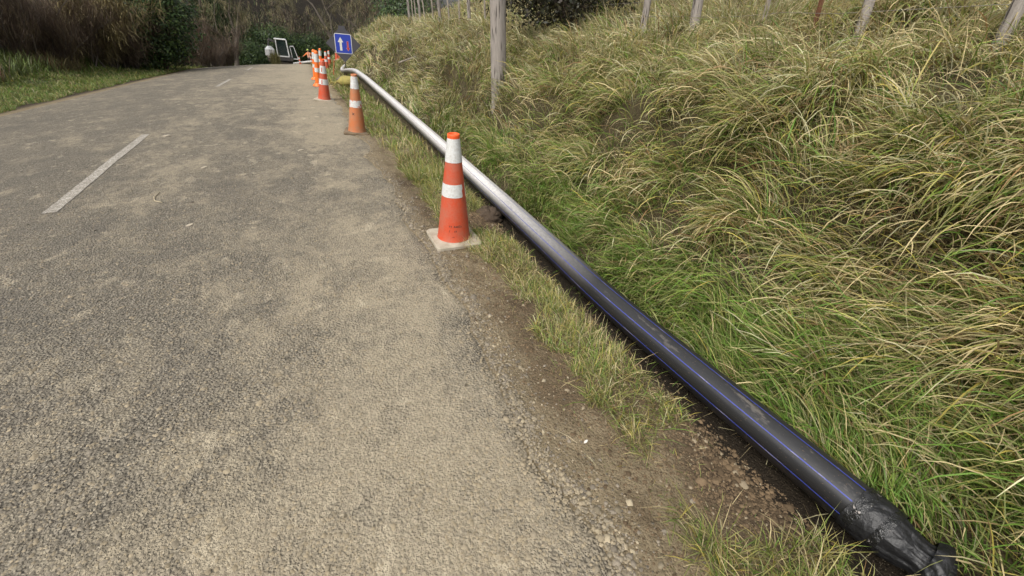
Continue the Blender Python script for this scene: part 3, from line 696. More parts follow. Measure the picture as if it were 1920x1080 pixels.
# ------------------------------------------------------------------ cones
def banded(name, base, dirt, amt, rough=.55):
    return worn(name, base, dirt, amt, rough, 7, .12)
def mat_band(name, peel):
    t = NT(name); co = t.new('ShaderNodeTexCoord').outputs['Object']; n = t.noise(co, 13, 6, .7); n2 = t.noise(co, 60, 4, .7)
    c = t.mix(t.ramp(n2, [(.40, 0.0), (.75, .7)]), (.62, .63, .62), (.38, .35, .30))
    c = t.mix(t.ramp(n, [(.68 - peel, 0.0), (.72 - peel, .9)]), c, (.55, .13, .06))
    t.bsdf(**{'Base Color': c, 'Roughness': .45}); return t.m
M_cred = banded('cone_red_plastic', (.52, .062, .018), (.24, .17, .12), .32)
M_corg = banded('cone_faded_orange', (.50, .135, .035), (.26, .20, .13), .42)
M_tip = worn('cone_tip_orange', (.78, .10, .015), amt=.05)
M_del = worn('marker_orange_plastic', (.80, .165, .02), amt=.08, rough=.45)
M_cbase = worn('cone_base_rubber_dusty', (.50, .45, .36), (.22, .175, .12), .55, .85, 10, .4)
M_cbase2 = worn('cone_base_rubber_muddy', (.24, .18, .11), (.08, .055, .035), .8, .9, 8, .6)
M_band = mat_band('reflective_band_white', .02); M_bandw = mat_band('reflective_band_scuffed', .13)
M_black = worn('black_ink', (.03, .02, .018), (.2, .06, .03), .45)
def cone_r(z): return np.interp(z, [0, .035, .06, .88, .9], [.150, .143, .136, .046, .044])
def make_cone(pos, lean, rz, label, body=M_cred, base=M_cbase, band=M_band, tipm=M_tip, bands=((.69, .868), (.415, .52)), group='traffic cones along the road edge', scale=1.0, detail=True, lean2=0.0, slot=False):
    o = empty('traffic_cone', pos, (0, 0, 0))
    o.rotation_euler = (Matrix.Rotation(R(lean), 3, 'Y') @ Matrix.Rotation(R(lean2), 3, 'X') @ Matrix.Rotation(R(rz), 3, 'Z')).to_euler()
    o.scale = (scale,) * 3
    tag(o, label, 'traffic cone', group)
    n = 56 if detail else 28
    zs = [0.022, .035, .05, .06] + list(np.linspace(.1, .868, 22)) + [.868]
    b = MB(); b.lathe([(float(cone_r(z)), z) for z in zs], n); ob = b.build('cone_body', body, o, True)
    b = MB(); b.lathe([(float(cone_r(.868)), .868), (.0475, .885), (.047, .898), (.043, .900), (.040, .896), (.038, .84), (.005, .82)], n); b.build('cone_tip', tipm, o, True)
    # square rubber base with rounded corners and a raised rim
    w = .200; c_ = .035; prof_ = []
    ring = []
    for cx_, cy_, a0 in ((w - c_, w - c_, 0), (-w + c_, w - c_, 90), (-w + c_, -w + c_, 180), (w - c_, -w + c_, 270)):
        for k in range(7): a = R(a0 + 15 * k); ring.append((cx_ + c_ * math.cos(a), cy_ + c_ * math.sin(a)))
    m_ = len(ring); vs = []
    for k, (sc_, z) in enumerate(((.965, 0.0), (1.0, .006), (1.0, .028), (.97, .036), (.80, .037), (.5, .037))):
        for x, y in ring: vs.append((x * sc_, y * sc_, z + (.0 if k < 2 else .002 * math.sin(9 * x + 7 * y))))
    fs = [tuple(range(m_ - 1, -1, -1))] + [(k * m_ + j, k * m_ + (j + 1) % m_, (k + 1) * m_ + (j + 1) % m_, (k + 1) * m_ + j) for k in range(5) for j in range(m_)] + [tuple(5 * m_ + j for j in range(m_))]
    b = MB(); b.add(vs, fs); b.build('cone_base', base, o)
    for z0, z1 in bands:
        b = MB(); zz = np.linspace(z0, z1, 5)
        pr = [(float(cone_r(z)) + .0022, float(z)) for z in zz]
        b.lathe(pr, n); b.build('reflective_band', band, o, True)
    if slot:
        for z0, z1 in bands:
            zz = (z0 + z1) / 2; r = float(cone_r(zz)) + .003
            b = MB()
            for aa in (R(-96), ):
                b.prism([(-.010, -.045), (.010, -.045), (.010, .045), (-.010, .045)], Matrix.Translation((r * math.cos(aa), r * math.sin(aa), zz)) @ Matrix.Rotation(aa + R(90), 4, 'Z') @ Matrix.Rotation(R(82), 4, 'X'), .002)
            b.build('band_gap', body, o)
    return o
def stencil(o, z0, rows, a0, mat, h=.022):
    """worn stencilled marks wrapped round the cone; rows of strokes (x0,y0,x1,y1) in glyph units"""
    b = MB()
    for x0, y0, x1, y1, w in rows:
        n = 3
        for i in range(n):
            P = []
            for q in (i / n, (i + 1) / n):
                X = x0 + (x1 - x0) * q; Y = y0 + (y1 - y0) * q; P.append((X, Y))
            dx, dy = x1 - x0, y1 - y0; l = math.hypot(dx, dy) or 1; nx, ny = -dy / l * w, dx / l * w
            vs = []
            for X, Y in ((P[0][0] - nx, P[0][1] - ny), (P[1][0] - nx, P[1][1] - ny), (P[1][0] + nx, P[1][1] + ny), (P[0][0] + nx, P[0][1] + ny)):
                z = z0 + Y * h; r = float(cone_r(z)) + .0012; a = a0 + X * h / r; vs.append((r * math.cos(a), r * math.sin(a), z))
            b.add(vs, [(0, 1, 2, 3)])
    return b.build('stencil_marks', mat, o)
hw = .13
near_cone = make_cone((0, 0, 0), 4, 24, 'tall red cone with two white bands nearest the camera beside the pipe', scale=1.0, band=M_band)
near_cone.location = hit(851, 450); near_cone.location.z += .004
# broken stencilled writing low on the cone: two faint lines
S1 = [(0, .2, .1, 1, hw), (.5, .75, 1.0, .8, hw), (.75, 0, .8, .8, hw), (1.9, .1, 2.1, .9, hw), (2.1, .9, 2.5, .2, hw), (2.0, .45, 2.4, .5, hw), (2.8, .1, 2.85, .85, hw), (2.85, .8, 3.1, .3, hw), (3.1, .3, 3.35, .85, hw), (3.35, .85, 3.4, .1, hw), (3.8, .1, 4.3, .15, hw), (3.8, .5, 4.2, .55, hw), (3.85, .9, 4.35, .9, hw), (4.0, .1, 3.9, .9, hw), (4.7, .1, 5.1, .2, hw), (5.1, .2, 4.8, .8, hw)]
S2 = [(0, 0, .05, .8, hw * .8), (0, .8, .4, .85, hw * .6), (2.2, .1, 2.35, .8, hw), (2.7, .7, 3.0, .8, hw), (3.0, .8, 2.8, .1, hw), (1.4, -2.1, 2.3, -2.0, .1)]
a_front = math.atan2(-1, .25) - R(24)
stencil(near_cone, .165, S1, a_front - .42, M_black, .020); [stencil(near_cone, .125, g_, a_front - .42, M_black, .020) for g_ in (S2[:2], S2[2:3], S2[3:5], S2[5:])]
# scuffed patch torn from the middle band
b = MB()
for q in ((1.02, .535), (1.02, .36)): pass
ring = [(.0, .405), (.10, .40), (.16, .372), (.24, .38), (.30, .42), (.31, .50), (.26, .535), (.12, .535), (.05, .52), (.08, .49), (.02, .47), (.05, .43)]
vs = [((float(cone_r(z)) + .0030) * math.cos(a_front + .62 + a * 1.6), (float(cone_r(z)) + .0030) * math.sin(a_front + .62 + a * 1.6), z) for a, z in ring]
cz = sum(v[2] for v in vs) / len(vs); ca_ = a_front + .62 + .27; vs.append(((float(cone_r(cz)) + .0030) * math.cos(ca_), (float(cone_r(cz)) + .0030) * math.sin(ca_), cz))
b.add(vs, [(i, (i + 1) % len(ring), len(ring)) for i in range(len(ring))]); b.build('scuff_patch', M_cred, near_cone, True)
c2 = make_cone(hit(670, 249), 7.5, 12, 'faded orange dirty cone on a muddy base, second from camera', body=M_corg, base=M_cbase2, band=M_bandw, tipm=M_corg)
stencil(c2, .30, [(0, 0, 1, 1, .15), (0, 1, 1, 0, .15)], math.atan2(-1, 0) - .5, M_black, .035)
c3 = make_cone(hit(608.5, 188), 10, 5, 'dark red cone with split white bands third from camera on the road edge', slot=True, bands=((.60, .76), (.36, .48)))
# slim orange marker posts
def make_marker(pos, lean, label):
    o = empty('marker_post', pos); o.rotation_euler = (0, R(lean), 0); tag(o, label, 'marker post', 'slim orange marker posts behind the cones')
    rr = lambda z: .084 - .026 * z
    MB().lathe([(rr(0), .02), (rr(0), .05)] + [(rr(z), z) for z in np.linspace(.1, .97, 12)] + [(.052, 1.0), (.03, 1.015), (0.001, 1.015)], 36).build('post_body', M_del, o, True)
    MB().lathe([(.001, 0), (.15, 0), (.16, .012), (.155, .035), (.13, .055), (.11, .075), (.097, .10)], 40).build('post_base', M_del, o, True)
    for z0, z1 in ((.70, .93), (.42, .54)):
        MB().lathe([(rr(z0) + .003, z0), (rr(z1) + .003, z1)], 36).build('reflective_band', M_band, o, True)
    return o
make_marker(hit(597, 162), 9, 'bright orange marker post just behind the third cone')
make_marker(hit(592, 149.5), 9, 'bright orange marker post farther left in the row, with only white bands and base showing')
make_marker(at(602.5, 24.0), 9, 'orange marker post mostly hidden behind the other two posts')
# far cones
make_cone(at(612.8, 25.5), 8, 10, 'slim red cone on the verge beyond the orange marker posts', detail=False)
make_cone(at(618.8, 31), 6, 0, 'small red cone with a pale tip left of the sign, beyond the slim red cone', detail=False)
make_cone(at(633, 30), 4, 0, 'red cone standing on the grass under the left edge of the sign', detail=False)
make_cone(at(639, 29), 3, 0, 'red cone with white band on the grass directly under the sign', detail=False)
make_cone(at(564.8, 47), 0, 0, 'distant cone on the road between the excavator and the worker', detail=False, scale=.95)
make_cone(at(586.6, 46), 0, 0, 'distant cone at the right hand of the worker', detail=False, scale=.95)

# ------------------------------------------------------------------ road sign
M_board = worn('dark_grey_board', (.055, .053, .062), (.09, .08, .08), .15, .6)
M_blue = worn('sign_blue', (.018, .045, .36), (.05, .07, .25), .12, .4); M_white = worn('sign_white', (.66, .65, .60), amt=.15, rough=.45)
M_red = worn('sign_red', (.38, .02, .02), amt=.1); M_steel = worn('dark_steel', (.04, .04, .042), amt=.2, rough=.5, metallic=.4)
foot = hit(651, 150)
sg = empty('road_sign', foot, (0, R(5), R(12))); tag(sg, 'blue priority sign with white and red arrows on a dark grey diamond board', 'road sign')
FR = Matrix.Rotation(R(90), 4, 'X')          # local XY drawing plane -> stands upright facing -Y
def face(cx, cz, y): return Matrix.Translation((cx, y, cz)) @ FR
hc = 1.30; r_ = .66
b = MB(); b.prism([(-r_, 0), (0, -r_ * .98), (r_, 0), (.13, r_ - .13), (.10, r_ - .03), (-.13, r_ - .03), (-.15, r_ - .15)], face(0, hc, 0), .02)
b.build('backing_board', M_board, sg)
def rrect(w, h, r, n=5):
    P = []
    for sx, sy, a0 in ((1, 1, 0), (-1, 1, 90), (-1, -1, 180), (1, -1, 270)):
        for k in range(n): a = R(a0 + 90 * k / (n - 1)); P.append((sx * (w / 2 - r) + r * math.cos(a), sy * (h / 2 - r) + r * math.sin(a)))
    return P
pn = MB().prism(rrect(.64, .70, .055), face(0, hc + .015, -.022), .006).build('sign_panel', M_white, sg)
MB().prism(rrect(.595, .655, .04), face(0, hc + .015, -.0285), .003).build('blue_field', M_blue, pn)
def arrow(cx, top, bot, hw_, sw, headl, up=True):
    P = [(cx, top), (cx + hw_, top - headl), (cx + sw, top - headl), (cx + sw, bot), (cx - sw, bot), (cx - sw, top - headl), (cx - hw_, top - headl)]
    return P if up else [(x, top + bot - y) for x, y in P][::-1]
MB().prism(arrow(-.10, .225, -.245, .105, .042, .175), face(0, hc + .015, -.032), .002).build('white_arrow', M_white, pn)
MB().prism(arrow(.165, .095, -.255, .072, .033, .12, False), face(0, hc + .015, -.032), .002).build('arrow_outline', worn('outline_pink', (.55, .25, .22), amt=.1), pn)
MB().prism(arrow(.165, .085, -.238, .052, .022, .10, False), face(0, hc + .015, -.0345), .002).build('red_arrow', M_red, pn)
MB().tube([(0, .03, .0), (0, .03, 1.5)], .017, 10).build('pole', M_steel, sg, True)
lg = MB()
for dx, dy in ((-.5, -.12), (.5, -.12), (-.35, .4), (.35, .4)): lg.bar((0, .03, .16), (dx, dy, .015), .02)
lg.build('stand_legs', M_steel, sg)
# sandbags on the stand
def sandbag(pos, rz, mat, label, L=.62, w=.32, h=.26, seed=1, tie=True, ry=0):
    o = empty('sandbag', pos, (0, R(ry), R(rz))); tag(o, label, 'sandbag')
    n, k = 22, 26; vs = []
    for i in range(n):
        q = i / (n - 1); x = -L / 2 + L * q
        env = min(1, (math.sin(math.pi * min(1, q * .62 + .19)) ** .5) * 1.0) * (1 if q > .22 else .18 + .82 * (q / .22) ** 1.2) * (1 if q < .93 else 1 - ((q - .93) / .07) ** 2 * .75)
        for j in range(k):
            a = 2 * math.pi * j / k; nz = 1 + .16 * (float(noise(math.cos(a) * 2 + q * 4 + seed, math.sin(a) * 2 + q * 3, seed)) - .5) + (.10 * math.sin(9 * a) * max(0, 1 - q / .5))
            vs.append((x, env * nz * w / 2 * math.cos(a), h / 2 + env * nz * h / 2 * math.sin(a) * (1 if math.sin(a) > 0 else .85)))
    b = MB(); b.add(vs, [(i * k + j, (i + 1) * k + j, (i + 1) * k + (j + 1) % k, i * k + (j + 1) % k) for i in range(n - 1) for j in range(k)] + [tuple(range(k)), tuple((n - 1) * k + j for j in range(k - 1, -1, -1))])
    b.build('bag_body', mat, o, True)
    if tie:
        b = MB(); b.tube([(-L / 2 + .03, 0, h / 2), (-L / 2 - .05, .02, h / 2 - .02), (-L / 2 - .16, .05, h / 2 - .01), (-L / 2 - .24, .03, .05)], [.022, .016, .02, .008], 8)
        b.tube([(-L / 2 + .02, 0, h / 2), (-L / 2 - .06, -.05, .08), (-L / 2 - .12, -.09, .03)], [.016, .014, .008], 8)
        b.build('tied_neck', mat, o, True)
    return o
M_bag = worn('yellow_green_bag', (.36, .30, .07), (.16, .13, .05), .5, .7, 6, .8); M_bag2 = worn('grey_bag', (.20, .17, .14), (.07, .05, .04), .6, .8, 6, .8)
p = hit(655, 166); sandbag(p + Vector((-.02, .05, .03)), 8, M_bag, 'yellow green sandbag with a tied neck at the foot of the sign', .66, .34, .30, 3)
p = hit(643, 158); sandbag(p + Vector((0, .22, .05)), 20, M_bag2, 'grey brown sandbag lying behind the yellow one at the sign foot', .5, .22, .16, 8, False)

# ------------------------------------------------------------------ fence and posts
def mat_wood(name, a, b_, sc=1.0):
    t = NT(name); co = t.new('ShaderNodeTexCoord').outputs['Object']
    g = t.noise(t.new('ShaderNodeMapping', {0: co, 'Scale': (9, 9, .8)}).outputs[0], 7 * sc, 6, .7)
    cr = t.ramp(t.noise(t.new('ShaderNodeMapping', {0: co, 'Scale': (14, 14, .7)}).outputs[0], 5 * sc, 3, .5), [(.34, 1.0), (.41, 0.0)])
    li = t.ramp(t.noise(co, 11, 5, .7), [(.6, 0.0), (.7, .5)])
    c = t.mix(g, a, b_); c = t.mix(cr, c, (.05, .04, .035)); c = t.mix(li, c, (.34, .34, .26))
    t.bsdf(**{'Base Color': c, 'Roughness': .85, 'Specular IOR Level': .2, 'Normal': t.bump(t.math('SUBTRACT', g, cr), .9, .01)}); return t.m
M_wood = mat_wood('weathered_grey_wood', (.17, .145, .13), (.42, .38, .34)); M_batt = mat_wood('weathered_batten_wood', (.2, .17, .14), (.42, .37, .31))
def post_mesh(r, h, seed, name, mat, parent=None, sunk=.25, k=20):
    n = 30; zs = np.linspace(-sunk, h, n); vs = []
    for z in zs:
        for j in range(k):
            a = 2 * math.pi * j / k
            rr = r * (1 - .05 * (z / h)) * (1 + .07 * (float(noise(math.cos(a) * 1.6 + seed, math.sin(a) * 1.6 + z * .5, seed)) - .5) + .035 * (float(noise(a * 7, z * .6, seed + 3)) - .5))
            vs.append((rr * math.cos(a), rr * math.sin(a), z))
    b = MB(); b.add(vs, [(i * k + j, i * k + (j + 1) % k, (i + 1) * k + (j + 1) % k, (i + 1) * k + j) for i in range(n - 1) for j in range(k)] + [tuple((n - 1) * k + j for j in range(k))])
    return b.build(name, mat, parent, True)
bp = post_mesh(.108, 2.4, 5, 'wooden_post', M_wood, sunk=.5, k=40)
bp.location = (-.19, 6.69, float(HXY(-.19, 6.69))); bp.rotation_euler = (R(1), R(.3), 0)
tag(bp, 'thick weathered grey wooden post standing alone on the bank above the pipe', 'post')
def fence_pt(px, tf):
    lo, hi = 1.5, 60
    f = lambda Y: toST(*at(px, Y)[:2])[1] - tf
    Ys = np.linspace(1.5, 45, 120); v = [f(y) for y in Ys]
    for i in range(len(Ys) - 1):
        if v[i] * v[i + 1] <= 0: return at(px, Ys[i] + (Ys[i + 1] - Ys[i]) * abs(v[i]) / (abs(v[i]) + abs(v[i + 1]) + 1e-9))
    return None
fence = empty('wire_fence', tuple(toXY(6, 4.4)) + (1.5,)); tag(fence, 'old post and batten wire fence along the top of the grassy bank', 'fence')
F0 = Vector(fence.location)
tops = []
for px, kind in ((1868, 'p'), (1603, 'p'), (1424, 'b'), (1297, 'P'), (1205, 'p'), (910, 'b'), (881, 'p'), (862, 'b'), (844, 'b'), (826, 'p'), (813, 'b'), (798, 'b'), (790, 'p'), (782, 'b'), (775, 'b'), (769, 'p')):
    tf = 4.45 if kind != 'b' else 4.42
    if px > 1500: tf = 4.1
    g = fence_pt(px, tf)
    if g is None: continue
    if kind == 'b':
        b = MB(); hgt = 1.02; w_ = .021
        b.box((0, 0, hgt / 2 + .05), (w_ * 2, w_ * 1.4, hgt), None, .006); o = b.build('batten', M_batt, fence)
    else:
        o = post_mesh(.038 if px > 1500 else {'p': .048, 'P': .060}[kind], 1.22, int(px) % 50, 'fence_post', M_wood, fence)
    o.location = g - F0; o.rotation_euler = (R(random.uniform(-3, 3)), R(random.uniform(-3, 3)), R(24 + random.uniform(-8, 8)))
# posts beyond what the photo's columns give: the line runs on past both ends
M_wire = worn('old_fence_wire', (.28, .26, .24), amt=.3, rough=.5, metallic=.5)
for k, h_ in enumerate((.18, .36, .55, .75, .98)):
    ss = np.arange(1.2, 34, .5); x, y = toXY(ss, np.full(len(ss), 4.45) - .35 * (ss < 3.4)); g = H(ss, np.full(len(ss), 4.45)); kk = np.ones(7) / 7; g = np.convolve(np.pad(g, 3, 'edge'), kk, 'valid')
    MB().tube([Vector((x[i], y[i], g[i] + h_ + .012 * math.sin(i * 1.7 + k))) - F0 for i in range(len(ss))], .0022 if True else .002, 5).build('wire', M_wire, fence, True)
M_rust = worn('rusty_steel', (.12, .045, .025), (.22, .10, .05), .5, .85)
g = hit(1519, 80); st_ = MB(); st_.bar((0, 0, -.1), (0, 0, .9), .036, .006); st_.bar((0, .014, -.1), (0, .014, .9), .006, .03)
o = st_.build('steel_stake', M_rust); o.location = g; o.rotation_euler = (R(4), R(-8), R(20)); tag(o, 'thin rusty steel stake standing in the long grass in front of the fence', 'stake')
g = hit(770, 122); b = MB(); b.tube([(-.28, -.12, .06), (0, 0, .14), (.2, .14, .2), (.36, .22, .3)], [.018, .02, .016, .008], 8); o = b.build('fallen_stick', M_batt, None, True); o.location = g; tag(o, 'pale broken stick lying on the grassy bank left of the big post', 'stick')
g = hit(625.5, 143); b = MB(); b.bar((0, 0, 0), (.12, .1, .62), .035, .02); o = b.build('marker_stake', M_cred); o.location = g; tag(o, 'thin red stake leaning in the grass behind the row of cones', 'stake')
b = MB(); b.box((0, 0, .02), (.3, .16, .03), None, .01); o = b.build('flat_stone', worn('pale_stone', (.42, .40, .36))); o.location = g + Vector((-.12, -.05, 0)); o.rotation_euler = (0, 0, R(15)); tag(o, 'small pale flat slab in the grass at the foot of the red stake', 'stone')

# ------------------------------------------------------------------ small litter
M_flake = worn('pale_mud', (.40, .35, .27), amt=.4); M_lit = worn('pale_litter', (.62, .58, .52), amt=.1); M_straw = worn('straw_stem', (.50, .42, .28), amt=.1)
def chip(px, py, L, W, rz, name, label, cat, mat=None):
    mat = mat or (M_lit if name == 'litter_scrap' else M_flake)
    g = hit(px, py); b = MB(); b.prism([(-L, 0), (-L * .3, W), (L * .6, W * .8), (L, .1 * W), (L * .2, -W), (-L * .6, -W * .7)], Matrix.Rotation(R(6), 4, 'X'), .0025)
    o = b.build(name, mat); o.location = g + Vector((0, 0, .010)); o.rotation_euler = (R(4), R(-8), R(rz)); tag(o, label, cat); return o
chip(1098, 831, .013, .006, 35, 'litter_scrap', 'tiny white scrap of litter on the brown shoulder', 'litter')
chip(310, 256, .085, .035, 5, 'mud_flake', 'white flake on the road by the far end of the nearest centre dash', 'flake')
chip(563, 283, .06, .02, 0, 'mud_flake', 'small pale flake on the right lane left of the shoulder', 'flake')
chip(383, 315, .04, .02, 15, 'mud_flake', 'small pale flake on the right lane beside the centre dash', 'flake')
chip(356, 424, .035, .02, 25, 'mud_flake', 'small pale flake on the road below the bent straw', 'flake')
def stem(pts, r, label):
    P = [hit(*p) + Vector((0, 0, .014)) for p in pts]; b = MB(); b.tube([p - P[0] for p in P], r, 6); o = b.build('bent_straw', M_straw, None, True); o.location = P[0]; tag(o, label, 'straw')
stem([(300, 363), (290, 372), (291, 379), (305, 382)], .004, 'bent pale straw stalk lying on the right lane')
stem([(1046, 812), (1065, 822), (1082, 835)], .0011, 'dry grass stem lying on the shoulder beside the white scrap')
chip(361, 381, .025, .015, 0, 'dark_clod', 'single dark clod of earth on the right lane', 'clod', worn('dark_earth', (.04, .03, .025)))
# lump of dug earth behind the near cone
g = hit(914, 408); vs = []; n, k = 12, 24
for i in range(n):
    ph = math.pi / 2 * i / (n - 1)
    for j in range(k):
        a = 2 * math.pi * j / k; rr = .16 * math.cos(ph) * (1 + .7 * (float(fbm(math.cos(a) * 3 + 5, math.sin(a) * 3 + ph * 3, 33)) - .5))
        vs.append((rr * math.cos(a), rr * math.sin(a) * 1.2, .11 * math.sin(ph) * (1 + .8 * (float(fbm(math.cos(a) * 4, math.sin(a) * 4 + ph * 4, 35)) - .5)) - .02))
b = MB(); b.add(vs, [(i * k + j, i * k + (j + 1) % k, (i + 1) * k + (j + 1) % k, (i + 1) * k + j) for i in range(n - 1) for j in range(k)])
tE = NT('dug_earth'); ce = tE.new('ShaderNodeTexCoord').outputs['Object']; e1 = tE.noise(ce, 25, 6, .75)
tE.bsdf(**{'Base Color': tE.mix(e1, (.03, .02, .013), (.16, .11, .07)), 'Roughness': .95, 'Normal': tE.bump(e1, 1.0, .04)})
o = b.build('earth_lump', tE.m, None, True); o.location = g + Vector((0, .06, -.01)); tag(o, 'dark lump of dug earth between the nearest cone and the pipe', 'earth')

# ------------------------------------------------------------------ excavator
M_mw = worn('machine_white_paint', (.75, .75, .73), amt=.08, rough=.4); M_md = worn('machine_dark_paint', (.035, .037, .04), amt=.25, rough=.5); M_trk = worn('rubber_track', (.02, .019, .018), (.10, .08, .05), .5, .8)
tG = NT('cab_glass'); tG.bsdf(**{'Base Color': (.02, .035, .035), 'Roughness': .06, 'Specular IOR Level': .5, 'Alpha': .75}); M_gl = tG.m
eg = at(533, 49.5); ex = empty('excavator', eg + Vector((0, 0, .05)), (0, 0, R(24))); ex.rotation_euler = (0, R(6), R(24)); ex.scale = (1.03,) * 3; tag(ex, 'small excavator with white cab frame and white rear cover parked on the road', 'excavator')
b = MB()
for sy in (-.62, .62):
    tr = MB(); P = []
    for k in range(28):
        a = 2 * math.pi * k / 28; cx = .62 if math.cos(a) > 0 else -.62; P.append((cx + .24 * math.cos(a), .26 + .24 * math.sin(a)))
    tr.prism(P, Matrix.Translation((0, sy + .15, 0)) @ FR, .30)
    t_ = tr.build('track', M_trk, ex)
    w_ = MB()
    for x in (-.62, -.31, 0, .31, .62): w_.tube([(x, sy - .17, .22), (x, sy + .17, .22)], .13 if abs(x) < .5 else .18, 14)
    w_.build('roller', M_md, t_, True)
b = MB(); b.box((0, 0, .34), (.9, .95, .25), None, .04); b.tube([(0, 0, .45), (0, 0, .58)], .42, 24); b.build('undercarriage', M_md, ex)
b = MB(); b.box((.0, 0, .80), (1.9, 1.45, .44), None, .08); b.build('deck', M_md, ex)
b = MB(); b.box((-1.04, -.05, 1.28), (.80, 1.45, 1.0), None, .24); cv = b.build('rear_cover', M_mw, ex, False)
b = MB()
for x in (-1.0, -.88): b.box((x, -.785, 1.28), (.05, .02, .5), None, .004)
b.build('vent', M_md, cv)
cab = empty('cab', (.1, -.2, 1.0)); cab.parent = ex
b = MB(); lx, ux = (-.48, .52), (-.50, .42); y0, y1 = -.5, .5
for y in (y0, y1):
    b.bar((lx[0], y, 0), (ux[0], y, 1.42), .08, .08, .01); b.bar((lx[1], y, 0), (ux[1], y, 1.42), .09, .09, .01); b.bar((lx[0], y, .02), (lx[1], y, .02), .07, .10, .01)
b.bar((lx[1], y0, .02), (lx[1], y1, .02), .07, .07, .01)
b.build('cab_frame', M_mw, cab)
b = MB(); b.box((-.12, 0, 1.47), (1.06, 1.12, .10), None, .04); b.build('cab_roof', M_mw, cab)
b = MB(); b.box((-.12, 0, .0), (1.1, 1.0, .10)); b.box((-.25, 0, .35), (.42, .48, .14), None, .04); b.box((-.45, 0, .68), (.12, .46, .6), None, .04); b.build('seat', M_md, cab)
b = MB()
for y in (y0 + .01, y1 - .01):
    b.add([(lx[0], y, .05), (lx[1], y, .05), (ux[1], y, 1.4), (ux[0], y, 1.4)], [(0, 1, 2, 3)])
b.add([(lx[1], y0, .05), (lx[1], y1, .05), (ux[1], y1, 1.4), (ux[1], y0, 1.4)], [(0, 1, 2, 3)])
b.build('window', M_gl, cab)
dr = empty('open_door', (.78, -.55, .85)); dr.parent = ex
b = MB(); b.bar((.02, 0, 1.1), (.33, .1, 1.1), .09, .09, .01); b.bar((.33, .1, 1.1), (.62, .1, .0), .06, .06, .01); b.bar((.0, 0, 1.1), (.12, 0, 0), .05, .05, .01); b.bar((.12, 0, 0), (.62, .1, 0), .08, .08, .01); b.build('door_frame', M_mw, dr)
b = MB(); b.add([(.02, 0, 1.08), (.33, .1, 1.08), (.61, .1, .02), (.12, 0, .02)], [(0, 1, 2, 3)]); b.build('door_glass', M_gl, dr)
b = MB(); b.bar((.75, .35, .9), (-.2, .8, 2.0), .24, .2, .03); b.bar((-.2, .8, 2.0), (-1.05, .85, 2.35), .2, .18, .03); b.tube([(.5, .55, 1.1), (-.3, .8, 1.75)], .05, 10); b.build('boom', M_md, ex)
b = MB(); b.bar((-1.05, .85, 2.35), (-1.25, .85, 1.0), .16, .16, .02); ar = b.build('arm', M_md, ex)
b = MB(); P = [(0, 0), (.28, -.05), (.42, -.3), (.3, -.55), (.0, -.6), (-.1, -.3)]; b.prism(P, Matrix.Translation((-1.3, 1.1, 1.0)) @ FR, .5); b.build('bucket', M_md, ar)
b = MB(); b.box((1.5, 0, .35), (.08, 1.5, .34), None, .02); b.bar((.6, -.4, .35), (1.5, -.4, .3), .1); b.bar((.6, .4, .35), (1.5, .4, .3), .1); b.build('dozer_blade', M_md, ex)

# pale pipe lying across behind the cones
ga, gb = at(553, 49), at(655, 46); gm = (ga + gb) / 2
b = MB(); b.tube([Vector((p_.x, p_.y, p_.z + .34)) - gm for p_ in (ga, gm, gb)], .10, 14)
o = b.build('pale_pipe', worn('pale_grey_plastic', (.5, .5, .48), amt=.2)); o.location = gm; tag(o, 'pale grey pipe lying across the road behind the worker and distant cones', 'pipe')

# ------------------------------------------------------------------ worker seen from behind
def skinned(name, V, E, Rr, mat, parent, sub=2, root=0):
    me = bpy.data.meshes.new(name); me.from_pydata(V, E, []); o = bpy.data.objects.new(name, me); COL.objects.link(o); o.parent = parent
    me.materials.append(mat)
    m = o.modifiers.new('skin', 'SKIN'); m.use_smooth_shade = True
    if not me.skin_vertices: 
        bpy.context.view_layer.objects.active = o
    for i, r in enumerate(Rr): me.skin_vertices[0].data[i].radius = r if hasattr(r, '__len__') else (r, r)
    me.skin_vertices[0].data[root].use_root = True
    s_ = o.modifiers.new('sub', 'SUBSURF'); s_.levels = sub; s_.render_levels = sub
    return o
M_skin = worn('skin', (.42, .24, .17), amt=.0); M_hi = worn('hi_vis_orange', (.85, .24, .06), amt=.12); M_navy = worn('dark_trousers', (.018, .02, .03), amt=.15); M_refl = worn('silver_tape', (.6, .6, .58), amt=0); M_helm = worn('yellow_green_helmet', (.35, .45, .10), amt=0); M_boot = worn('muddy_boots', (.10, .075, .05))
wp = at(584, 54); pr = empty('person', wp, (0, 0, R(24))); tag(pr, 'worker seen from behind in orange hi vis jacket and dark trousers with arms held out', 'person')
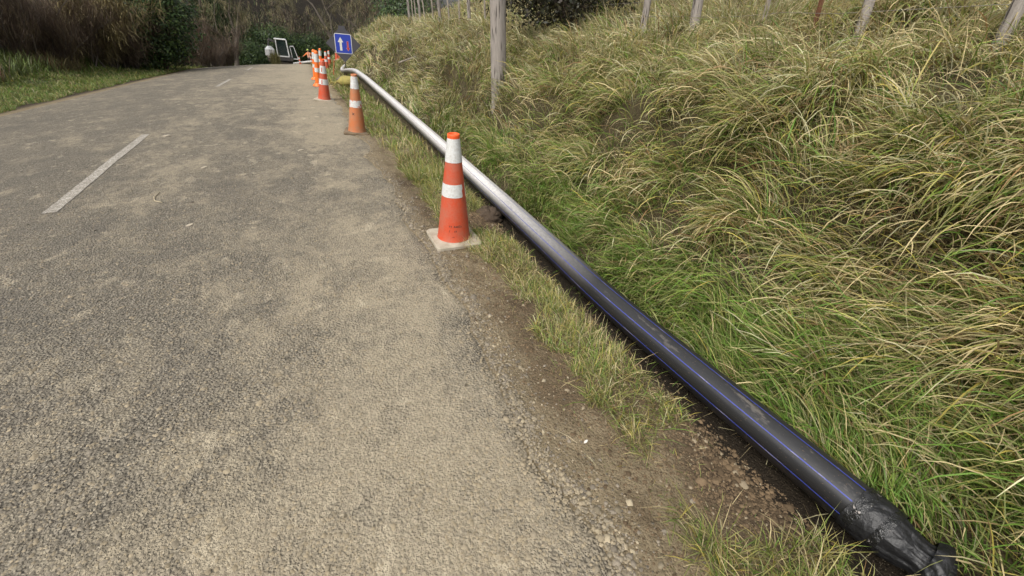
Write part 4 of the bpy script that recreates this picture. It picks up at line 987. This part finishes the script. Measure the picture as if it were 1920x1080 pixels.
# local frame: faces +Y (away); x right
V = [(0, 0, .95), (0, .03, 1.15), (0, .04, 1.36), (0, .03, 1.47), (0, .05, 1.54), (0, .05, 1.64), (0, .06, 1.72)]
E = [(0, 1), (1, 2), (2, 3), (3, 4), (4, 5), (5, 6)]; Rr = [(.15, .11), (.14, .10), (.16, .10), (.07, .06), (.055, .06), (.078, .095), (.06, .07)]
def limb(pts, rs, at_): 
    pr_ = at_
    for p_, r in zip(pts, rs): V.append(p_); Rr.append(r); E.append((pr_, len(V) - 1)); pr_ = len(V) - 1
    return pr_
for sx in (-1, 1):
    h_ = limb([(sx * .19, .04, 1.40), (sx * .37, .10, 1.24), (sx * .56, .20, 1.12), (sx * .62, .23, 1.09)], [.06, .048, .032, .036], 2)
    for k in range(5):
        a = -.6 + .3 * k; limb([(sx * (.65 + .02 * math.cos(a)), .245 + .028 * math.sin(a), 1.07), (sx * (.69 + .01 * math.cos(a) - .02 * (k == 0)), .26 + .045 * math.sin(a), 1.045)], [.010, .008], h_)
    limb([(sx * .10, 0, .88), (sx * .13, .05, .50), (sx * .14, -.01, .10), (sx * .145, .10, .04)], [.095, .062, .045, .04], 0)
skinned('body', V, E, Rr, M_skin, pr)
jk = skinned('jacket', [(0, 0, .92), (0, .03, 1.15), (0, .04, 1.36), (0, .03, 1.46), (-.19, .04, 1.40), (-.37, .10, 1.24), (-.55, .19, 1.13), (.19, .04, 1.40), (.37, .10, 1.24), (.55, .19, 1.13)],
        [(0, 1), (1, 2), (2, 3), (2, 4), (4, 5), (5, 6), (2, 7), (7, 8), (8, 9)], [(.175, .135), (.165, .125), (.18, .12), .075, .078, .064, .048, .078, .064, .048], M_hi, pr)
for xx in (-.08, .08): MB().box((xx, -.098, 1.27), (.05, .012, .36), None, .004).build('reflective_strip', M_refl, jk)
MB().box((0, -.115, 1.06), (.30, .012, .05), None, .004).build('reflective_strip', M_refl, jk)
skinned('trousers', [(0, 0, .93), (-.10, 0, .86), (-.13, .05, .50), (-.14, -.01, .14), (.10, 0, .86), (.13, .05, .50), (.14, -.01, .14)], [(0, 1), (1, 2), (2, 3), (0, 4), (4, 5), (5, 6)], [(.16, .12), .11, .082, .068, .11, .082, .068], M_navy, pr)
for sx in (-1, 1): MB().box((sx * .142, .05, .06), (.11, .29, .13), None, .045).build('boot', M_boot, pr)
MB().lathe([(.125, 0), (.13, .012), (.118, .02), (.112, .06), (.085, .11), (.04, .135), (.001, .14)], 24, (0, .05, 1.68)).build('helmet', M_helm, pr, True)
#@@TREES
# ------------------------------------------------------------------ trees and scrub
def bark(name, a, b_):
    t = NT(name); co = t.new('ShaderNodeTexCoord').outputs['Object']; g = t.noise(t.new('ShaderNodeMapping', {0: co, 'Scale': (3, 3, .7)}).outputs[0], 6, 5, .7)
    t.bsdf(**{'Base Color': t.mix(g, a, b_), 'Roughness': .9, 'Normal': t.bump(g, .8, .03)}); return t.m
M_bark = bark('brown_bark', (.045, .034, .025), (.13, .10, .075)); M_barkp = bark('pale_bark', (.07, .058, .045), (.19, .16, .13))
def skeleton(r, h, rad, spread, depth, twist=.25, up=.25, nb=3, start=.12):
    """list of (points, radii) branches and tip points"""
    out = []; tips = []
    def grow(p, d, L, rd, lv):
        n = 6; pts = [p.copy()]; rs = [rd]
        for k in range(n):
            d = d + r.normal(0, twist, 3); d[2] += up * .3; d /= np.linalg.norm(d); p = p + d * L / n; pts.append(p.copy()); rs.append(max(rd * (1 - .6 * (k + 1) / n), .004))
        out.append((pts, rs)); 
        if lv >= depth: tips.append((p.copy(), d.copy())); return
        for q in range(nb + (lv == 0) * 2):
            k = int(r.integers(2 if lv else max(1, int(n * start)), n + 1)); a = r.uniform(0, 6.283); dd = d * .55 + spread * np.array([math.cos(a), math.sin(a), r.uniform(-.1, .6)]); dd /= np.linalg.norm(dd)
            grow(pts[k], dd, L * r.uniform(.5, .75), rs[k] * .62, lv + 1)
        tips.append((p.copy(), d.copy()))
    grow(np.zeros(3), np.array([r.normal(0, .1), r.normal(0, .1), 1.0]), h, rad, 0)
    return out, tips
def branch_mesh(out, name, mat, parent):
    b = MB()
    for pts, rs in out: b.tube(pts, rs, 8 if rs[0] > .05 else (5 if rs[0] > .02 else 3), False)
    return b.build(name, mat, parent, True)
def leaves(C, N, size, col, r, parent, name, mat, asp=.6):
    n = len(C); d = N + r.normal(0, .6, (n, 3)); d /= np.linalg.norm(d, axis=1)[:, None]; q = r.normal(0, 1, (n, 3)); u = np.cross(d, q); u /= np.linalg.norm(u, axis=1)[:, None]; v = np.cross(d, u)
    s_ = size[:, None]
    V = np.stack([C - u * s_, C - v * s_ * asp * .8 + d * s_ * .12, C + u * s_, C + v * s_ * asp * .8 + d * s_ * .12], 1)
    return quadmesh(name, V.reshape(-1, 3), np.arange(n * 4).reshape(-1, 4), mat, parent, col=np.repeat(col, 4, 0))
def leafy(name, seed, h, rx, rz_, ncl, per, size, cols, label=None, low=.1, trunk_r=.14, clr=.32):
    r = np.random.default_rng(seed); o = empty(name); out, tips = skeleton(r, h * .6, trunk_r, .8, 2, .15, .3, 4)
    branch_mesh(out, 'trunk', M_bark, o)
    th = r.uniform(0, 6.283, ncl); zz = r.uniform(-1, 1, ncl); rad = r.uniform(.45, 1, ncl) ** .6
    lob = 1 + .25 * (noise(th * 1.6, zz * 2 + 4, seed) - .5) * 2
    cr = np.stack([np.sqrt(1 - zz ** 2) * np.cos(th) * rx * lob, np.sqrt(1 - zz ** 2) * np.sin(th) * rx * lob, zz * rz_ * lob], -1) * rad[:, None] + np.array([0, 0, low * h + rz_])
    tips_ = np.array([t_[0] for t_ in tips]); 
    idx = np.repeat(np.arange(ncl), per); C = cr[idx] + r.normal(0, clr, (len(idx), 3)) * np.array([1, 1, .7])
    C = C[C[:, 2] > .05]; n = len(C); nrm = C - np.array([0, 0, low * h + rz_ * .6]); nrm /= np.linalg.norm(nrm, axis=1)[:, None]; nrm[:, 2] += .5
    cc = np.array(cols)[r.integers(0, len(cols), n)] * r.uniform(.6, 1.4, n)[:, None]
    leaves(C, nrm, size * r.uniform(.6, 1.3, n), cc, r, o, 'crown', M_leaf); return o
def twiggy(name, seed, h, spread, nst, ntw, cols, Lt, droop=0.0, W=.012, trunks=True, radius=.9):
    """many-stemmed shrub: arching stems plus a haze of fine twigs"""
    r = np.random.default_rng(seed); o = empty(name); b = MB(); TP = []
    for k in range(nst):
        a = r.uniform(0, 6.283); l = r.uniform(.1, spread); p = np.array([r.normal(0, radius * .3), r.normal(0, radius * .3), -.1]); d = np.array([math.cos(a) * l, math.sin(a) * l, 1.0]); pts = [p.copy()]; n = 7; L = h * r.uniform(.6, 1.1)
        for q in range(n): d = d + r.normal(0, .12, 3); d[2] -= droop * .15 * q / n * 2; d /= np.linalg.norm(d); p = p + d * L / n; pts.append(p.copy())
        b.tube(pts, [.03 * (1 - .8 * q / n) + .004 for q in range(n + 1)], 4, False)
        TP += pts[2:]
    b.build('stems', M_barkp, o, True)
    TP = np.array(TP); i = r.integers(0, len(TP), ntw); P = TP[i] + r.normal(0, .16, (ntw, 3)); P[:, 2] = np.maximum(P[:, 2], .02)
    az = np.arctan2(TP[i][:, 1], TP[i][:, 0]) + r.normal(0, .9, ntw); cc = np.array(cols)[r.integers(0, len(cols), ntw)] * r.uniform(.6, 1.4, ntw)[:, None]
    bl = blades(P, az, r.normal(Lt, Lt * .3, ntw).clip(.05), r.uniform(.5, 1.3, ntw) * W, np.abs(r.normal(.5, .4, ntw)), r.normal(.4 + droop * 1.3, .35, ntw), 3, cc * .8, cc)
    join_blades('twigs', [bl[:5]], M_twig, o); return o
def bare(name, seed, h, rad, cols, ntw=5000, mat=None, spread=.8):
    r = np.random.default_rng(seed); o = empty(name); out, tips = skeleton(r, h, rad, spread, 3, .22, .15, 3)
    branch_mesh(out, 'trunk', mat or M_bark, o)
    seg = np.array([p for pts, rs in out if rs[0] < rad * .5 for p in pts[2:]]); i = r.integers(0, len(seg), ntw); P = seg[i] + r.normal(0, .06, (ntw, 3))
    cc = np.array(cols)[r.integers(0, len(cols), ntw)] * r.uniform(.6, 1.4, ntw)[:, None]
    bl = blades(P, r.uniform(0, 6.283, ntw), r.normal(.45, .15, ntw).clip(.1), r.uniform(.5, 1.2, ntw) * .014, np.abs(r.normal(.8, .5, ntw)), r.normal(.5, .5, ntw), 3, cc, cc)
    join_blades('twigs', [bl[:5]], M_twig, o); return o
DG = [(.022, .045, .013), (.034, .066, .018), (.05, .088, .024), (.085, .13, .03)]
BR = [(.14, .10, .08), (.19, .14, .095), (.11, .08, .07), (.24, .19, .125)]
OL = [(.28, .23, .11), (.20, .16, .08), (.35, .29, .14), (.16, .12, .08)]
MX = [(.24, .20, .11), (.17, .15, .08), (.30, .26, .15), (.12, .13, .06)]
def put(o, s, t, rz=0, sc=1.0, lab=None, cat=None, group=None, dz=0):
    x, y = toXY(s, t); o.location = (float(x), float(y), float(H(s, t)) - .05 + dz); o.rotation_euler = (0, 0, R(rz)); o.scale = (sc,) * 3
    tag(o, lab, cat, group); return o
def putpx(o, px, Y, rz=0, sc=1.0, lab=None, cat=None, group=None):
    g = at(px, Y); o.location = g - Vector((0, 0, .05)); o.rotation_euler = (0, 0, R(rz)); o.scale = (sc,) * 3; tag(o, lab, cat, group); return o
# singled-out plants
ev = leafy('evergreen_tree', 301, 5.5, 2.0, 2.7, 420, 42, .085, DG, trunk_r=.16, low=.02)
putpx(ev, 318, 27.5, lab='dark glossy evergreen tree overhanging the left side of the road', cat='tree')
wa = twiggy('drooping_shrub', 302, 3.2, 1.0, 26, 13000, OL, .62, 1.0, .016); putpx(wa, 205, 24, sc=1.15, lab='olive brown shrub with drooping feathery branches left of the evergreen', cat='shrub')
wb = twiggy('drooping_shrub', 303, 3.0, .9, 24, 11000, BR, .55, .9, .014); putpx(wb, 243, 25.5, sc=1.1, lab='purple brown drooping shrub close against the left of the evergreen', cat='shrub')
br1 = twiggy('thorn_shrub', 304, 2.9, .8, 26, 9000, BR, .40, .2, .011)
spots = [(20, 19), (75, 21.5), (120, 21), (160, 22.5), (-40, 18), (300, 31), (350, 33), (395, 36), (425, 40)]
for i, (px, Y) in enumerate(spots):
    o = br1 if i == 0 else copy_tree(br1)
    putpx(o, px, Y, rz=67 * i, sc=1 + .18 * math.sin(i * 2.1), lab='brown twiggy leafless shrub in the scrub along the left verge', cat='shrub', group='leafless brown shrubs along the left verge')
bt = bare('bare_tree', 305, 4.2, .17, MX, ntw=3500, mat=M_barkp)
for i, (px, Y, sc, lab) in enumerate([(400, 38, 1.2, 'bare twisted tree right of the dark evergreen'), (445, 46, 1.35, 'leaning bare tree left of the excavator'), (105, 24, .9, 'bare small tree among the brown scrub at far left'), (648, 58, 1.5, 'spreading bare tree rising behind the blue sign'), (575, 66, 1.6, 'bare tree in the wood behind the worker'), (700, 56, 1.3, 'bare tree right of the sign above the bank edge')]):
    o = bt if i == 0 else copy_tree(bt)
    putpx(o, px, Y, rz=80 * i + 10, sc=sc, lab=lab, cat='tree', group='bare trees of the roadside wood')
gs = leafy('evergreen_shrub', 306, 3.0, 1.7, 1.35, 190, 45, .075, DG, trunk_r=.06, low=.0)
for i, (px, Y, sc, lab) in enumerate([(515, 58, 1.7, 'dark green bush directly behind the excavator'), (548, 60, 1.4, 'dark green bush between excavator and worker'), (590, 62, 1.4, 'dark green bush behind the worker'), (470, 52, 1.0, 'low dark bush at the roadside left of the excavator'), (80, 27, 1.1, 'dark green bush deep in the brown scrub at far left'), (768, 40, 1.35, 'dark evergreen bush beyond the top of the bank left of the fence')]):
    o = gs if i == 0 else copy_tree(gs)
    putpx(o, px, Y, rz=50 * i, sc=sc, lab=lab, cat='bush', group='dark green bushes')
# dark bush behind the fence on the right
DK = [(.022, .026, .012), (.035, .036, .016), (.05, .045, .02), (.03, .022, .014)]
fb = leafy('macrocarpa_bush', 307, 3.4, 1.75, 1.75, 420, 40, .05, DK, trunk_r=.09, low=.0, clr=.26)
putpx(fb, 1058, 9.0, sc=.74, lab='large dark bush behind the fence right of the big post', cat='bush')
# roadside grass tuft in front of the excavator
g = at(519.5, 36); r = np.random.default_rng(401); n = 420
P = np.array(g)[None] + np.stack([r.normal(0, .14, n), r.normal(0, .14, n), r.uniform(-.02, .0, n)], -1)
cg = np.array([.14, .13, .05]) * r.uniform(.6, 1.3, n)[:, None]
tag(join_blades('grass_clump', [blades(P, r.uniform(0, 6.28, n), r.normal(.75, .15, n), np.full(n, .02), np.abs(r.normal(.1, .1, n)), r.normal(.3, .2, n), 3, cg, cg)[:5]], M_grass), 'tall olive weed clump standing in front of the excavator', 'weed')
# thicket and far wood: one mass
r = np.random.default_rng(402); n = 95000
s = 12 + r.uniform(0, 1, n) * 62; t = -10.6 - r.gamma(1.4, 2.4, n); e = r.uniform(0, 1, n) < .45
s = np.where(e, 58 + r.gamma(1.6, 7, n), s); t = np.where(e, r.uniform(-38, 20, n), t)
k = ~((np.abs(t + 2.5) < 5.5) & (s < 66)) & (t < 14); s, t = s[k], t[k]; n = len(s)
x, y = toXY(s, t); z = H(s, t); hh = r.uniform(0, 1, n) ** 1.1 * (1.6 + 2.6 * fbm(s * .22, t * .22, 403)) * (1 + .9 * sstep(40, 60, s)) * sstep(-10, -12.5, np.where(e[k], -99, t) )
patch = fbm(s * .25, t * .25, 404); hue = np.where((patch > .53)[:, None], np.array([.125, .095, .068]), np.array([.095, .09, .045])); hue = np.where((fbm(s * .3, t * .3, 405) > .62)[:, None], np.array([.045, .07, .026]), hue)
hue = hue * r.uniform(.5, 1.5, n)[:, None]; d = np.hypot(x, y)
bl = blades(np.stack([x, y, z + hh], -1), r.uniform(0, 6.28, n), r.normal(.7, .25, n).clip(.15), .00065 * d * r.uniform(.6, 2.2, n), np.abs(r.normal(.5, .5, n)), r.normal(.9, .6, n), 3, hue, hue)
tag(join_blades('woodland', [bl[:5]], M_twig), 'dark brown and green tangled wood filling the hillside behind the road', 'woodland', kind='stuff')
# rank dry grass and bracken under the scrub edge
r = np.random.default_rng(406); n = 16000; s = r.uniform(12, 58, n); t = -8.6 - r.gamma(1.5, .8, n); x, y = toXY(s, t); k = t < -8.4; cc = np.array(OL + [(.2, .16, .08), (.14, .07, .04)])[r.integers(0, 6, n)] * r.uniform(.6, 1.3, n)[:, None]
cc = np.where((fbm(s * .3, s * 0, 407) > .52)[:, None], cc, cc * np.array([.55, .9, .5]))
tag(join_blades('rank_grass', [blades(np.stack([x, y, H(s, t)], -1), r.uniform(0, 6.28, n), r.normal(.5, .15, n).clip(.1), .0011 * np.hypot(x, y) * r.uniform(.6, 1.4, n), np.abs(r.normal(.2, .2, n)), r.normal(.8, .4, n), 3, cc * .8, cc)[:5]], M_grass), 'rank olive and brown grass at the foot of the scrub on the left', 'grass', kind='stuff')
